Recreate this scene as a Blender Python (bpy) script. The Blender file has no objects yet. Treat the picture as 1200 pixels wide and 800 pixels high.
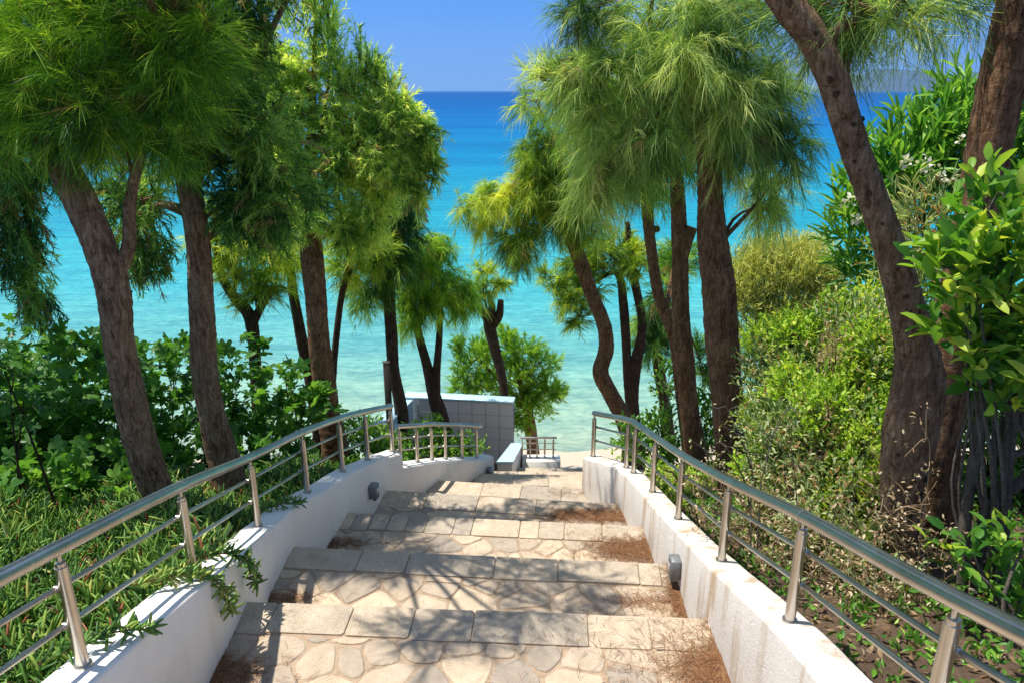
import bpy, math, random
import numpy as np
from mathutils import Vector
rng = np.random.default_rng(7); random.seed(7)
scene = bpy.context.scene
COL = scene.collection
R = math.radians

# ------------------------------------------------------------------ camera
F = 870.0; TH = math.atan(293 / F); CZ = 7.5
CT, ST = math.cos(TH), math.sin(TH)
def ray(x, y):
    u = (x - 600) / F; v = (y - 400) / F
    return np.array([u, CT - v * ST, -(ST + v * CT)])
def P(x, y, D):                      # point of the place seen at a photo pixel, D metres ahead
    r = ray(x, y); return r * (D / r[1]) + np.array([0, 0, CZ])
cd = bpy.data.cameras.new('camera'); cam = bpy.data.objects.new('camera', cd); COL.objects.link(cam)
cam.location = (0, 0, CZ); cam.rotation_euler = (math.pi / 2 - TH, 0, 0)
cd.sensor_width = 36; cd.lens = F / 1200 * 36; cd.clip_start = .05; cd.clip_end = 90000
scene.camera = cam

# ------------------------------------------------------------------ light
SUN = np.array([-.93, .22, 0]); SUN /= np.linalg.norm(SUN); EL = R(69)
sd = np.array([SUN[0] * math.cos(EL), SUN[1] * math.cos(EL), math.sin(EL)])
sl = bpy.data.lights.new('sun', 'SUN'); sl.energy = 4.5; sl.angle = R(.5); sl.color = (1, .94, .84)
so = bpy.data.objects.new('sun', sl); COL.objects.link(so); so.location = (-10, 17, 40)
so.rotation_euler = Vector(sd).to_track_quat('Z', 'Y').to_euler()
w = bpy.data.worlds.new('World'); scene.world = w; w.use_nodes = True
nt = w.node_tree; bg = nt.nodes['Background']
sky = nt.nodes.new('ShaderNodeTexSky'); sky.sky_type = 'NISHITA'; sky.sun_disc = False
sky.sun_elevation = EL; sky.sun_rotation = math.atan2(SUN[0], SUN[1]) % (2 * math.pi)
sky.altitude = 0; sky.air_density = .75; sky.dust_density = .15; sky.ozone_density = 5
hs = nt.nodes.new('ShaderNodeHueSaturation'); hs.inputs['Saturation'].default_value = .72; hs.inputs['Value'].default_value = 1
mxs = nt.nodes.new('ShaderNodeMix'); mxs.data_type = 'RGBA'; low = nt.nodes.new('ShaderNodeMix'); low.data_type = 'RGBA'; low.inputs[6].default_value = (.95, 2.05, 4.7, 1); low.inputs[7].default_value = (.40, 1.62, 4.7, 1); nt.links.new(low.outputs[2], mxs.inputs[7])
geo_ = nt.nodes.new('ShaderNodeTexCoord'); sep = nt.nodes.new('ShaderNodeSeparateXYZ'); nt.links.new(geo_.outputs['Generated'], sep.inputs[0])
mrs = nt.nodes.new('ShaderNodeMapRange'); mrs.inputs[1].default_value = 0; mrs.inputs[2].default_value = .35; mrs.inputs[3].default_value = .95; mrs.inputs[4].default_value = .15
mrl = nt.nodes.new('ShaderNodeMapRange'); mrl.inputs[1].default_value = 0; mrl.inputs[2].default_value = .10; nt.links.new(sep.outputs[2], mrl.inputs[0]); nt.links.new(mrl.outputs[0], low.inputs[0])
mrs.inputs[1].default_value = .10; mrs.inputs[2].default_value = .45
nt.links.new(sep.outputs[2], mrs.inputs[0]); nt.links.new(mrs.outputs[0], mxs.inputs[0])
nt.links.new(sky.outputs[0], hs.inputs['Color']); nt.links.new(hs.outputs[0], mxs.inputs[6]); nt.links.new(mxs.outputs[2], bg.inputs[0])
bg.inputs[1].default_value = .13
vs = scene.view_settings; vs.view_transform = 'Standard'; vs.look = 'None'; vs.exposure = 0.65; vs.gamma = 1; vs.use_curve_mapping = False
scene.cycles.max_bounces = 7; scene.cycles.transparent_max_bounces = 4
scene.cycles.use_denoising = True

# ------------------------------------------------------------------ materials
def mat(name):
    m = bpy.data.materials.new(name); m.use_nodes = True
    n = m.node_tree.nodes; return m, n, m.node_tree.links, n['Principled BSDF']
def node(n, t, **k):
    o = n.new('ShaderNode' + t)
    for a, b in k.items():
        if a in o.inputs: o.inputs[a].default_value = b
        else: setattr(o, a, b)
    return o
def ramp(n, stops, interp='LINEAR'):
    r = n.new('ShaderNodeValToRGB'); e = r.color_ramp.elements; r.color_ramp.interpolation = interp
    while len(e) < len(stops): e.new(.5)
    for i, (p, c) in enumerate(stops): e[i].position = p; e[i].color = (*c, 1)
    return r
def coords(n, l, scale=(1, 1, 1), kind='Object'):
    tc = n.new('ShaderNodeTexCoord'); mp = node(n, 'Mapping'); mp.inputs['Scale'].default_value = scale
    l.new(tc.outputs[kind], mp.inputs[0]); return mp.outputs[0]
def noise(n, l, vec, scale, detail=6, rough=.6, dist=0):
    t = node(n, 'TexNoise', Scale=scale, Detail=detail, Roughness=rough, Distortion=dist); l.new(vec, t.inputs['Vector']); return t
def bump(n, l, h, bsdf, strength=.4, dist=.01):
    b = node(n, 'Bump', Strength=strength, Distance=dist); l.new(h, b.inputs['Height']); l.new(b.outputs[0], bsdf.inputs['Normal']); return b
def mixc(n, l, f, a, b, mode='MIX'):
    m = n.new('ShaderNodeMix'); m.data_type = 'RGBA'; m.blend_type = mode
    for s, v in ((0, f), (6, a), (7, b)):
        if isinstance(v, (int, float)): m.inputs[s].default_value = v
        elif isinstance(v, tuple): m.inputs[s].default_value = (*v, 1)
        else: l.new(v, m.inputs[s])
    return m.outputs[2]

def leaf_mat(name, stops, transl=.4, rough=.5, tcol=1.35, spec=.35):
    m, n, l, b = mat(name)
    at = node(n, 'Attribute', attribute_name='tint')
    r = ramp(n, stops); l.new(at.outputs['Fac'], r.inputs[0])
    l.new(r.outputs[0], b.inputs['Base Color']); b.inputs['Roughness'].default_value = rough
    b.inputs['Specular IOR Level'].default_value = spec
    t = n.new('ShaderNodeBsdfTranslucent')
    g = mixc(n, l, 1.0, r.outputs[0], (1.25 * tcol, 1.2 * tcol, .55 * tcol), 'MULTIPLY'); l.new(g, t.inputs[0])
    mx = n.new('ShaderNodeMixShader'); mx.inputs[0].default_value = transl
    l.new(b.outputs[0], mx.inputs[1]); l.new(t.outputs[0], mx.inputs[2])
    l.new(mx.outputs[0], n['Material Output'].inputs[0]); return m
M = {}
M['needle_green'] = leaf_mat('needle_green', [(0, (.025, .09, .015)), (.3, (.09, .25, .03)), (.6, (.27, .50, .05)), (.93, (.55, .72, .10)), (1, (.30, .19, .09))], .5)  # needle and sprig ramps carry sunlit highlights and dark crown interior as colour
M['needle_yellow'] = leaf_mat('needle_yellow', [(0, (.06, .15, .02)), (.35, (.19, .34, .035)), (.65, (.42, .56, .06)), (.93, (.68, .72, .11)), (1, (.36, .24, .10))], .5)
M['needle_deep'] = leaf_mat('needle_deep', [(0, (.02, .08, .025)), (.4, (.07, .2, .04)), (.7, (.18, .38, .06)), (.93, (.38, .55, .1)), (1, (.3, .19, .1))], .45)
M['needle_dusty'] = leaf_mat('needle_dusty', [(0, (.035, .10, .03)), (.3, (.13, .27, .07)), (.6, (.33, .50, .14)), (.93, (.62, .70, .26)), (1, (.32, .22, .12))], .5)
M['sprig_green'] = leaf_mat('sprig_green', [(0, (.02, .08, .025)), (.4, (.08, .22, .04)), (.7, (.22, .42, .08)), (.93, (.45, .6, .14)), (1, (.36, .27, .12))], .42)
M['sprig_light'] = leaf_mat('sprig_light', [(0, (.05, .15, .035)), (.3, (.18, .36, .07)), (.6, (.44, .62, .14)), (.93, (.72, .8, .26)), (1, (.4, .28, .15))], .52)
M['bush_lime'] = leaf_mat('bush_lime', [(0, (.09, .24, .02)), (.5, (.24, .46, .04)), (1, (.46, .62, .09))])
M['fig'] = leaf_mat('fig', [(0, (.035, .11, .02)), (.5, (.085, .23, .035)), (1, (.22, .42, .07))], .45, .4)
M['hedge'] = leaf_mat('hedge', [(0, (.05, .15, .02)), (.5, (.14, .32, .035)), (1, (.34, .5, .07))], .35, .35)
M['ice'] = leaf_mat('ice', [(0, (.05, .14, .03)), (.4, (.15, .31, .05)), (.8, (.38, .50, .10)), (.93, (.55, .55, .16)), (1, (.42, .15, .08))], .25, .4)
M['broad'] = leaf_mat('broad', [(0, (.03, .12, .015)), (.45, (.09, .25, .03)), (.8, (.24, .42, .045)), (1, (.50, .60, .08))], .42, .42, spec=.35)
M['oleander'] = leaf_mat('oleander', [(0, (.05, .17, .03)), (.5, (.14, .36, .05)), (1, (.36, .58, .10))], .35, .38)
M['olive'] = leaf_mat('olive', [(0, (.05, .11, .03)), (.4, (.20, .30, .10)), (.8, (.50, .58, .28)), (.95, (.68, .66, .44)), (1, (.42, .24, .12))], .35, .5)
M['broom'] = leaf_mat('broom', [(0, (.26, .33, .08)), (.5, (.52, .57, .18)), (1, (.80, .76, .38))], .35, .6)
M['lime_leaf'] = leaf_mat('lime_leaf', [(0, (.10, .24, .02)), (.5, (.32, .50, .05)), (1, (.64, .70, .12))], .4, .45)
M['dry'] = leaf_mat('dry', [(0, (0.200, 0.120, 0.060)), (.5, (0.380, 0.270, 0.150)), (1, (0.620, 0.520, 0.360))], .25, .7)
M['litter'] = leaf_mat('litter', [(0, (.09, .04, .02)), (.5, (.24, .115, .05)), (1, (.42, .25, .12))], .1, .8)
M['petal'] = leaf_mat('petal', [(0, (0.800, 0.800, 0.720)), (1, (0.850, 0.850, 0.750))], .4, .6, .8)

def bark_mat(name, dark, mid, light, sc=1.0):
    m, n, l, b = mat(name)
    v = coords(n, l, (6 * sc, 6 * sc, 1.5 * sc)); v2 = coords(n, l, (1, 1, 1)); v3 = coords(n, l, (9 * sc, 9 * sc, 26 * sc))
    a = noise(n, l, v, 4.5, 11, .8, 1.2); c = noise(n, l, v2, 2.6, 6, .65); h = noise(n, l, v3, 1.4, 6, .7, .6); f = noise(n, l, v2, 90, 3, .7)
    r = ramp(n, [(.38, dark), (.5, mid), (.64, light)]); l.new(a.outputs[0], r.inputs[0])
    p = ramp(n, [(.3, (.62, .6, .58)), (.5, (1, 1, 1)), (.7, (1.3, 1.28, 1.22))]); l.new(c.outputs[0], p.inputs[0])
    k = ramp(n, [(.34, (.6, .58, .56)), (.46, (1, 1, 1))]); l.new(h.outputs[0], k.inputs[0])
    col = mixc(n, l, 1.0, r.outputs[0], p.outputs[0], 'MULTIPLY'); col = mixc(n, l, 1.0, col, k.outputs[0], 'MULTIPLY')
    l.new(col, b.inputs['Base Color']); b.inputs['Roughness'].default_value = .9; b.inputs['Specular IOR Level'].default_value = .15
    m1 = node(n, 'Math', operation='ADD'); l.new(a.outputs[0], m1.inputs[0]); l.new(h.outputs[0], m1.inputs[1])
    m2 = node(n, 'Math', operation='MULTIPLY_ADD'); l.new(f.outputs[0], m2.inputs[0]); m2.inputs[1].default_value = .35; l.new(m1.outputs[0], m2.inputs[2])
    bump(n, l, m2.outputs[0], b, 1.0, .045); return m
M['bark'] = bark_mat('bark', (.085, .042, .02), (.30, .16, .085), (.56, .36, .21))
M['bark_pale'] = bark_mat('bark_pale', (.12, .065, .035), (.38, .235, .14), (.66, .48, .33))
M['bark_dark'] = bark_mat('bark_dark', (.05, .03, .02), (.11, .07, .045), (.2, .14, .10))
M['stem_grey'] = bark_mat('stem_grey', (.16, .13, .1), (.27, .23, .19), (.4, .36, .3), 3)
M['cut'] = bark_mat('cut_wood', (.42, .26, .13), (.52, .34, .19), (.6, .42, .25), 3)

def plaster(name, base, stain):
    m, n, l, b = mat(name)
    v = coords(n, l, (1, 1, 1)); vv = coords(n, l, (6, 6, .7))
    big = noise(n, l, v, 2.5, 5, .6); fine = noise(n, l, v, 130, 4, .7); st = noise(n, l, vv, 1.3, 5, .6)
    r = ramp(n, [(.3, tuple(x * .88 for x in base)), (.6, base)]); l.new(big.outputs[0], r.inputs[0])
    s = ramp(n, [(.60 if stain < .5 else .53, (0, 0, 0)), (.73 if stain < .5 else .68, (1, 1, 1))]); l.new(st.outputs[0], s.inputs[0])
    f = node(n, 'Math', operation='MULTIPLY'); l.new(s.outputs[0], f.inputs[0]); f.inputs[1].default_value = stain
    col = mixc(n, l, f.outputs[0], r.outputs[0], (.42, .29, .16)); l.new(col, b.inputs['Base Color'])
    b.inputs['Roughness'].default_value = .85; b.inputs['Specular IOR Level'].default_value = .2
    med = noise(n, l, v, 38, 4, .6); ad = node(n, 'Math', operation='ADD'); l.new(fine.outputs[0], ad.inputs[0]); l.new(med.outputs[0], ad.inputs[1])
    bump(n, l, ad.outputs[0], b, .4 if stain < .5 else .7, .005 if stain < .5 else .009); return m
M['plaster'] = plaster('white_plaster', (.84, .81, .75), .12)
M['plaster_rough'] = plaster('rough_white_plaster', (.72, .675, .62), .85)
def metal():
    m, n, l, b = mat('brushed_steel'); v = coords(n, l, (1, 1, 1)); t = noise(n, l, v, 60, 4); big = noise(n, l, v, 5, 4)
    r = ramp(n, [(.3, (.44, .40, .35)), (.7, (.62, .585, .53))]); l.new(big.outputs[0], r.inputs[0]); l.new(r.outputs[0], b.inputs['Base Color'])
    b.inputs['Metallic'].default_value = 1
    rr = node(n, 'MapRange'); rr.inputs[3].default_value = .22; rr.inputs[4].default_value = .42; l.new(t.outputs[0], rr.inputs[0]); l.new(rr.outputs[0], b.inputs['Roughness'])
    return m
M['steel'] = metal()
def plain(name, c, rough=.6, metal=0, bs=0, var=.12, sc=20):
    m, n, l, b = mat(name); v = coords(n, l); t = noise(n, l, v, sc, 5)
    r = ramp(n, [(.3, tuple(x * (1 - var) for x in c)), (.7, tuple(x * (1 + var) for x in c))]); l.new(t.outputs[0], r.inputs[0]); l.new(r.outputs[0], b.inputs['Base Color'])
    b.inputs['Roughness'].default_value = rough; b.inputs['Metallic'].default_value = metal
    if bs: bump(n, l, t.outputs[0], b, bs, .01)
    return m
M['lamp_grey'] = plain('grey_lamp_metal', (.2, .21, .22), .45, .3)
M['lamp_glass'] = plain('lamp_lens', (.42, .42, .40), .25)
M['wood_post'] = plain('dark_wood', (.045, .032, .026), .8, 0, .4, .3, 30)
M['tile'] = plain('glazed_tile', (.94, .88, .86), .6, 0, 0, .03, 3)
M['tile_cap'] = plain('pale_blue_coping', (.46, .66, .76), .3, 0, 0, .03, 5)
M['tile_grout'] = plain('tile_grout', (.3, .28, .28), .9)
M['grout'] = plain('mortar', (.36, .265, .18), .95, 0, .5, .2, 40)
def stone(name, ca, cb, speck):
    m, n, l, b = mat(name); v = coords(n, l)
    at = node(n, 'Attribute', attribute_name='tint'); r = ramp(n, [(0, ca), (1, cb)]); l.new(at.outputs['Fac'], r.inputs[0])
    f = noise(n, l, v, 220, 3, .8); g = noise(n, l, v, 9, 7, .65)
    q = ramp(n, [(.36, (1 - speck,) * 3), (.56, (1 + speck * .35,) * 3)]); l.new(f.outputs[0], q.inputs[0])
    q2 = ramp(n, [(.3, (.78, .76, .72)), (.7, (1.1, 1.09, 1.06))]); l.new(g.outputs[0], q2.inputs[0])
    c = mixc(n, l, 1.0, r.outputs[0], q.outputs[0], 'MULTIPLY'); c = mixc(n, l, 1.0, c, q2.outputs[0], 'MULTIPLY')
    l.new(c, b.inputs['Base Color']); b.inputs['Roughness'].default_value = .8; b.inputs['Specular IOR Level'].default_value = .25
    ad = node(n, 'Math', operation='ADD'); l.new(f.outputs[0], ad.inputs[0]); l.new(g.outputs[0], ad.inputs[1])
    bump(n, l, ad.outputs[0], b, .45, .008); return m
M['flag'] = stone('flagstone', (.36, .31, .26), (.64, .51, .375), .2)
M['slab'] = stone('granular_slab', (.40, .355, .30), (.60, .49, .365), .45)

# ------------------------------------------------------------------ mesh building
class Geo:
    def __init__(s): s.v = []; s.f = []; s.t = []; s.n = 0
    def add(s, v, f, t=None):
        v = np.asarray(v, float).reshape(-1, 3); s.v.append(v); s.f.append((np.asarray(f) + s.n))
        s.t.append(np.full(len(v), .5) if t is None else np.asarray(t, float)); s.n += len(v)
    def build(s, name, m, parent=None, smooth=True):
        V = np.concatenate(s.v); T = np.concatenate(s.t)
        q = parent
        while q is not None: V = V - np.array(q.location); q = q.parent
        me = bpy.data.meshes.new(name); me.vertices.add(len(V)); me.vertices.foreach_set('co', V.astype(np.float32).ravel())
        lv = np.concatenate([f.ravel() for f in s.f]); sz = np.concatenate([np.full(len(f), f.shape[1]) for f in s.f])
        st = np.concatenate([[0], np.cumsum(sz)[:-1]])
        me.loops.add(len(lv)); me.loops.foreach_set('vertex_index', lv.astype(np.int32))
        me.polygons.add(len(sz)); me.polygons.foreach_set('loop_start', st.astype(np.int32))
        try: me.polygons.foreach_set('loop_total', sz.astype(np.int32))
        except Exception: pass
        me.polygons.foreach_set('use_smooth', np.full(len(sz), smooth))
        a = me.attributes.new('tint', 'FLOAT', 'POINT'); a.data.foreach_set('value', T.astype(np.float32))
        me.update(calc_edges=True); me.materials.append(m)
        o = bpy.data.objects.new(name, me); COL.objects.link(o)
        if parent is not None: o.parent = parent
        return o
def tag(o, label=None, cat=None, group=None, kind=None):
    for k, v in (('label', label), ('category', cat), ('group', group), ('kind', kind)):
        if v: o[k] = v
    return o
def empty(name, loc, label, cat, group=None):
    o = bpy.data.objects.new(name, None); COL.objects.link(o); o.location = [float(c) for c in loc]; o.empty_display_size = .1
    return tag(o, label, cat, group)
def nrm(a): return a / (np.linalg.norm(a, axis=-1, keepdims=True) + 1e-9)
def catmull(pts, step=.06):
    p = np.asarray(pts, float)
    if len(p) < 3: 
        k = max(2, int(np.linalg.norm(p[-1, :3] - p[0, :3]) / step) + 1); t = np.linspace(0, 1, k)[:, None]; return p[0] * (1 - t) + p[-1] * t
    q = np.vstack([2 * p[0] - p[1], p, 2 * p[-1] - p[-2]]); out = []
    for i in range(1, len(q) - 2):
        k = max(2, int(np.linalg.norm(q[i + 1, :3] - q[i, :3]) / step) + 1); t = np.linspace(0, 1, k, endpoint=False)[:, None]
        a, b, c, d = q[i - 1], q[i], q[i + 1], q[i + 2]
        out.append(.5 * (2 * b + (c - a) * t + (2 * a - 5 * b + 4 * c - d) * t ** 2 + (3 * b - a - 3 * c + d) * t ** 3))
    return np.vstack(out + [p[-1:]])
def tube(g, pts, rad, sides=10, lump=0, step=.06, smooth=True, tint=.5, cap=True):
    pts = np.asarray(pts, float); rad = np.broadcast_to(np.asarray(rad, float), (len(pts),)) 
    c = np.column_stack([pts, rad])
    if smooth: c = catmull(c, step)
    p, r = c[:, :3], np.maximum(c[:, 3], .0008)
    t = nrm(np.gradient(p, axis=0)); ref = np.array([.123, .9, .2]) if abs(t[0][1]) < .8 else np.array([.9, .1, .2])
    u = nrm(np.cross(t, ref)); 
    for i in range(1, len(u)): u[i] = nrm(u[i - 1] - t[i] * np.dot(u[i - 1], t[i]))
    w_ = np.cross(t, u); a = np.linspace(0, 2 * np.pi, sides, endpoint=False)
    rr = r[:, None] * np.ones(sides)
    if lump:
        ph = rng.uniform(0, 6, 6); s = np.linspace(0, len(p) * step, len(p))[:, None]
        rr = rr * (1 + lump * (.6 * np.sin(3 * a + ph[0] + 2.5 * s) + .5 * np.sin(2 * a + ph[1] - 4 * s + ph[2]) + .5 * np.sin(7 * s + ph[3] + a)) + rng.normal(0, lump * .3, rr.shape) + rng.normal(0, lump * .45, (1, rr.shape[1])))
    V = p[:, None] + rr[..., None] * (np.cos(a)[:, None] * u[:, None] + np.sin(a)[:, None] * w_[:, None])
    n = len(p); i = np.arange(n - 1)[:, None]; j = np.arange(sides); j2 = (j + 1) % sides
    f = np.stack([i * sides + j, i * sides + j2, (i + 1) * sides + j2, (i + 1) * sides + j], -1).reshape(-1, 4)
    g.add(V, f, np.full(n * sides, tint))
    if cap:
        for e, rev in ((0, True), (n - 1, False)):
            vv = np.vstack([V[e], p[e]]); k = np.arange(sides); ff = np.stack([k, (k + 1) % sides, np.full(sides, sides)], 1)
            g.add(vv, ff[:, ::-1] if rev else ff, np.full(sides + 1, tint))
def boxg(g, c, s, rz=0, bev=.006, tint=.5):
    x, y, z = np.array(s) / 2; b = min(bev, x * .9, y * .9, z * .9); prof = [(-z, 0), (-z + b, 1), (z - b, 1), (z, 0)]; V = []
    for zz, k in prof:
        e = b if k == 0 else 0
        X, Y = x - e, y - e; q = b
        V += [(X - q, -Y, zz), (X, -Y + q, zz), (X, Y - q, zz), (X - q, Y, zz), (-X + q, Y, zz), (-X, Y - q, zz), (-X, -Y + q, zz), (-X + q, -Y, zz)]
    V = np.array(V); cs, sn = math.cos(rz), math.sin(rz)
    V = np.column_stack([V[:, 0] * cs - V[:, 1] * sn, V[:, 0] * sn + V[:, 1] * cs, V[:, 2]]) + np.array(c)
    f = [[k * 8 + j, k * 8 + (j + 1) % 8, k * 8 + 8 + (j + 1) % 8, k * 8 + 8 + j] for k in range(3) for j in range(8)]
    n0 = g.n; g.add(V, f, np.full(32, tint))
    g.f.append(np.array([[7, 6, 5, 4, 3, 2, 1, 0]]) + n0); g.f.append(np.array([[24, 25, 26, 27, 28, 29, 30, 31]]) + n0)
def strips(g, p, d, L, wd, droop, segs=2, tint=None, flat=None):
    if len(p) == 0: return
    N = len(p); L = np.broadcast_to(L, (N,)); wd = np.broadcast_to(wd, (N,)); droop = np.broadcast_to(droop, (N,))
    sv = nrm(np.cross(d, rng.normal(size=(N, 3)) if flat is None else flat))
    t = np.linspace(0, 1, segs + 1)
    c = p[:, None] + d[:, None] * (L[:, None] * t)[..., None]; c[..., 2] -= (droop * L)[:, None] * t ** 2
    hw = (wd[:, None] * (1 - .75 * t ** 2) / 2)[..., None] * sv[:, None]
    V = np.stack([c - hw, c + hw], 2).reshape(N, -1, 3)
    k = np.arange(segs); f0 = np.stack([2 * k, 2 * k + 1, 2 * k + 3, 2 * k + 2], 1); m = 2 * (segs + 1)
    f = (f0[None] + (np.arange(N) * m)[:, None, None]).reshape(-1, 4)
    tt = np.repeat(np.full(N, .5) if tint is None else tint, m)
    g.add(V.reshape(-1, 3), f, tt)
def template_oval(fold=.12, curl=.15):
    V = []; st = [(0, .04), (.22, .7), (.55, 1), (.85, .62), (1, .05)]
    for t, wv in st:
        z = -curl * t * t
        V += [(t, -wv / 2, z + fold * wv), (t, 0, z), (t, wv / 2, z + fold * wv)]
    f = [[3 * i + j, 3 * i + j + 1, 3 * i + j + 4, 3 * i + j + 3] for i in range(4) for j in range(2)]
    return np.array(V), np.array(f)
def template_fig():
    a = np.linspace(-math.pi * .86, math.pi * .86, 23); lob = .62 + .38 * np.cos(a * 2.5 * 2 / .86 * .5 * 1.0)
    lob = .34 + .66 * np.abs(np.cos(a * 2.9 / 1.0)) ** .8; ln = np.where(np.abs(a) < .6, 1.0, np.where(np.abs(a) < 1.7, .85, .6))
    rr = lob * ln
    V = [(.42, 0, .0)] + [(.42 + .58 * r * math.cos(t), .58 * r * math.sin(t), -.10 * r * r + .04 * math.sin(5 * t)) for r, t in zip(rr, a)] + [(0, 0, 0)]
    n = len(a); f = [[0, i, i + 1] for i in range(1, n)] + [[0, n, n + 1], [0, n + 1, 1]]
    return np.array(V), np.array(f)
def template_finger():
    V = []; 
    for t, wv in ((0, .6), (.5, 1), (.85, .75), (1, .1)):
        for k in range(3):
            an = 2 * math.pi * k / 3 + math.pi / 2; V.append((t, wv * .5 * math.cos(an), wv * .5 * math.sin(an) + .22 * t * t))
    f = [[3 * i + j, 3 * i + (j + 1) % 3, 3 * i + 3 + (j + 1) % 3, 3 * i + 3 + j] for i in range(3) for j in range(3)]
    return np.array(V), np.array(f)
OVAL = template_oval(); LANCE = template_oval(.08, .12); FIG = template_fig(); FINGER = template_finger()
def leaves(g, p, d, up, L, W, tpl, tint):
    N = len(p); L = np.broadcast_to(L, (N,)); W = np.broadcast_to(W, (N,)); d = nrm(d)
    s = nrm(np.cross(up, d)); n = np.cross(d, s); tv, tf = tpl
    V = p[:, None] + d[:, None] * (tv[None, :, 0:1] * L[:, None, None]) + s[:, None] * (tv[None, :, 1:2] * W[:, None, None]) + n[:, None] * (tv[None, :, 2:3] * ((L if tpl is not FINGER else W) [:, None, None]))
    f = (tf[None] + (np.arange(N) * len(tv))[:, None, None]).reshape(-1, tf.shape[1])
    g.add(V.reshape(-1, 3), f, np.repeat(tint, len(tv)))
def in_ball(n, bias=.45):
    d = nrm(rng.normal(size=(n, 3))); return d, d * rng.uniform(0, 1, n)[:, None] ** bias
UP = np.array([0, 0, 1.])

# ------------------------------------------------------------------ stairs and walls data
S = 1.5
NL = {-1: 1.20, 0: 2.12, 1: 3.06, 2: 3.97, 3: 4.86, 4: 5.71, 5: 6.42, 6: 7.10, 7: 7.72, 8: 8.35, 9: 8.9, 10: 9.45, 11: 10.0, 12: 10.55, 13: 11.1}
NR = {-1: 1.14, 0: 2.04, 1: 2.93, 2: 3.78, 3: 4.66, 4: 5.47, 5: 6.24, 6: 7.03, 7: 7.68, 8: 8.3, 9: 8.85, 10: 9.4, 11: 9.95, 12: 10.5, 13: 11.05}
TZ = {i: CZ - S * (1.59 + .2 * (i - 1)) for i in range(-1, 14)}
LW = np.array([(-1.29, -3), (-1.29, 0), (-1.285, 2.5), (-1.305, 3.06), (-1.37, 3.55), (-1.365, 3.97), (-1.275, 4.4), (-1.23, 4.86), (-1.135, 5.34), (-1.095, 5.72), (-.98, 5.97)])
LW2 = np.array([(-.98, 5.97), (-.82, 6.2), (-.70, 6.45), (-.5, 6.85), (-.33, 7.12), (-.2, 7.35)])
RW = np.array([(.93, -3), (.93, 0), (.93, 2.9), (.955, 3.6), (.95, 4.2), (.945, 4.7), (.92, 5.25), (.88, 5.55), (.79, 5.9), (.66, 6.2)])
def on_wall(px, py, poly):
    r = ray(px, py); best = None; s0 = 0
    for a, b in zip(poly[:-1], poly[1:]):
        e = b - a; A = np.array([[r[0], -e[0]], [r[1], -e[1]]])
        if abs(np.linalg.det(A)) > 1e-9:
            t, q = np.linalg.solve(A, a)
            if -1e-3 <= q <= 1.001 and t > 0 and best is None: best = (s0 + q * np.linalg.norm(e), CZ + r[2] * t)
        s0 += np.linalg.norm(e)
    return best
def arclen(poly): return np.concatenate([[0], np.cumsum(np.linalg.norm(np.diff(poly, axis=0), axis=1))])
def at_s(poly, s):
    a = arclen(poly); return np.array([np.interp(s, a, poly[:, 0]), np.interp(s, a, poly[:, 1])])
def offset(poly, d):
    t = nrm(np.gradient(poly, axis=0)); return poly + d * np.column_stack([-t[:, 1], t[:, 0]])
def top_profile(poly, pix, near, far, k=.345):
    pr = [on_wall(x, y, poly) for x, y in pix]; pr = sorted([p for p in pr if p])
    s = [p[0] for p in pr]; z = [p[1] for p in pr]; a = arclen(poly)[-1]
    return np.array([0] + s + [a]), np.array([z[0] + k * s[0] if near is None else near] + z + [z[-1] if far is None else far])
def wall_mesh(poly, sz, zz, thick, zb, side, end_caps=True, wob=.0012):
    """plaster wall: prism along poly, thick to one side, rounded top corners"""
    a = arclen(poly); n = int(a[-1] / .06) + 2; ss = np.linspace(0, a[-1], n)
    P2 = np.array([at_s(poly, s) for s in ss])
    for _ in range(3): P2[1:-1] = (P2[:-2] + 2 * P2[1:-1] + P2[2:]) / 4
    t = nrm(np.gradient(P2, axis=0)); nn = side * np.column_stack([-t[:, 1], t[:, 0]])
    z = np.interp(ss, sz, zz)
    for _ in range(4): z[1:-1] = (z[:-2] + 2 * z[1:-1] + z[2:]) / 4
    z = z + rng.normal(0, wob * .6, n); b = .016
    prof = [(0, 'b'), (0, .5), (0, .25), (0, -b), (b * .3, -b * .3), (b, 0), (thick / 2, .002), (thick - b, 0), (thick - b * .3, -b * .3), (thick, -b), (thick, 'b')]
    V = []
    for o, h in prof:
        q = P2 + nn * (o + (rng.normal(0, wob, n)[:, None] if o == 0 else 0))
        hz = np.broadcast_to(zb, (n,)) if h == 'b' else (z - h if (isinstance(h, float) and h in (.5, .25)) else z + h)
        V.append(np.column_stack([q, hz]))
    V = np.stack(V, 1); m = len(prof); i = np.arange(n - 1)[:, None]; j = np.arange(m - 1)
    f = np.stack([i * m + j, (i + 1) * m + j, (i + 1) * m + j + 1, i * m + j + 1], -1).reshape(-1, 4)
    if side < 0: f = f[:, ::-1]
    g = Geo(); g.add(V, f)
    for e in (0, n - 1):
        k = V[e]; c = np.arange(m); g.add(k, np.array([c if (e == 0) ^ (side < 0) else c[::-1]]))
    return g, ss, z
LT = top_profile(LW, [(111, 797), (168, 746), (228, 692), (295, 640), (330, 610), (360, 585), (400, 562), (430, 545), (468, 533)], None, None, .29)
LT2 = top_profile(LW2, [(475, 547), (508, 541), (540, 539), (560, 539), (574, 538)], None, None)
RT = top_profile(RW, [(955, 794), (916, 746), (883, 713), (799, 630), (760, 588), (732, 556), (705, 541), (687, 539)], None, None, .40)
print('wall tops', LT, LT2, RT)

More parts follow.
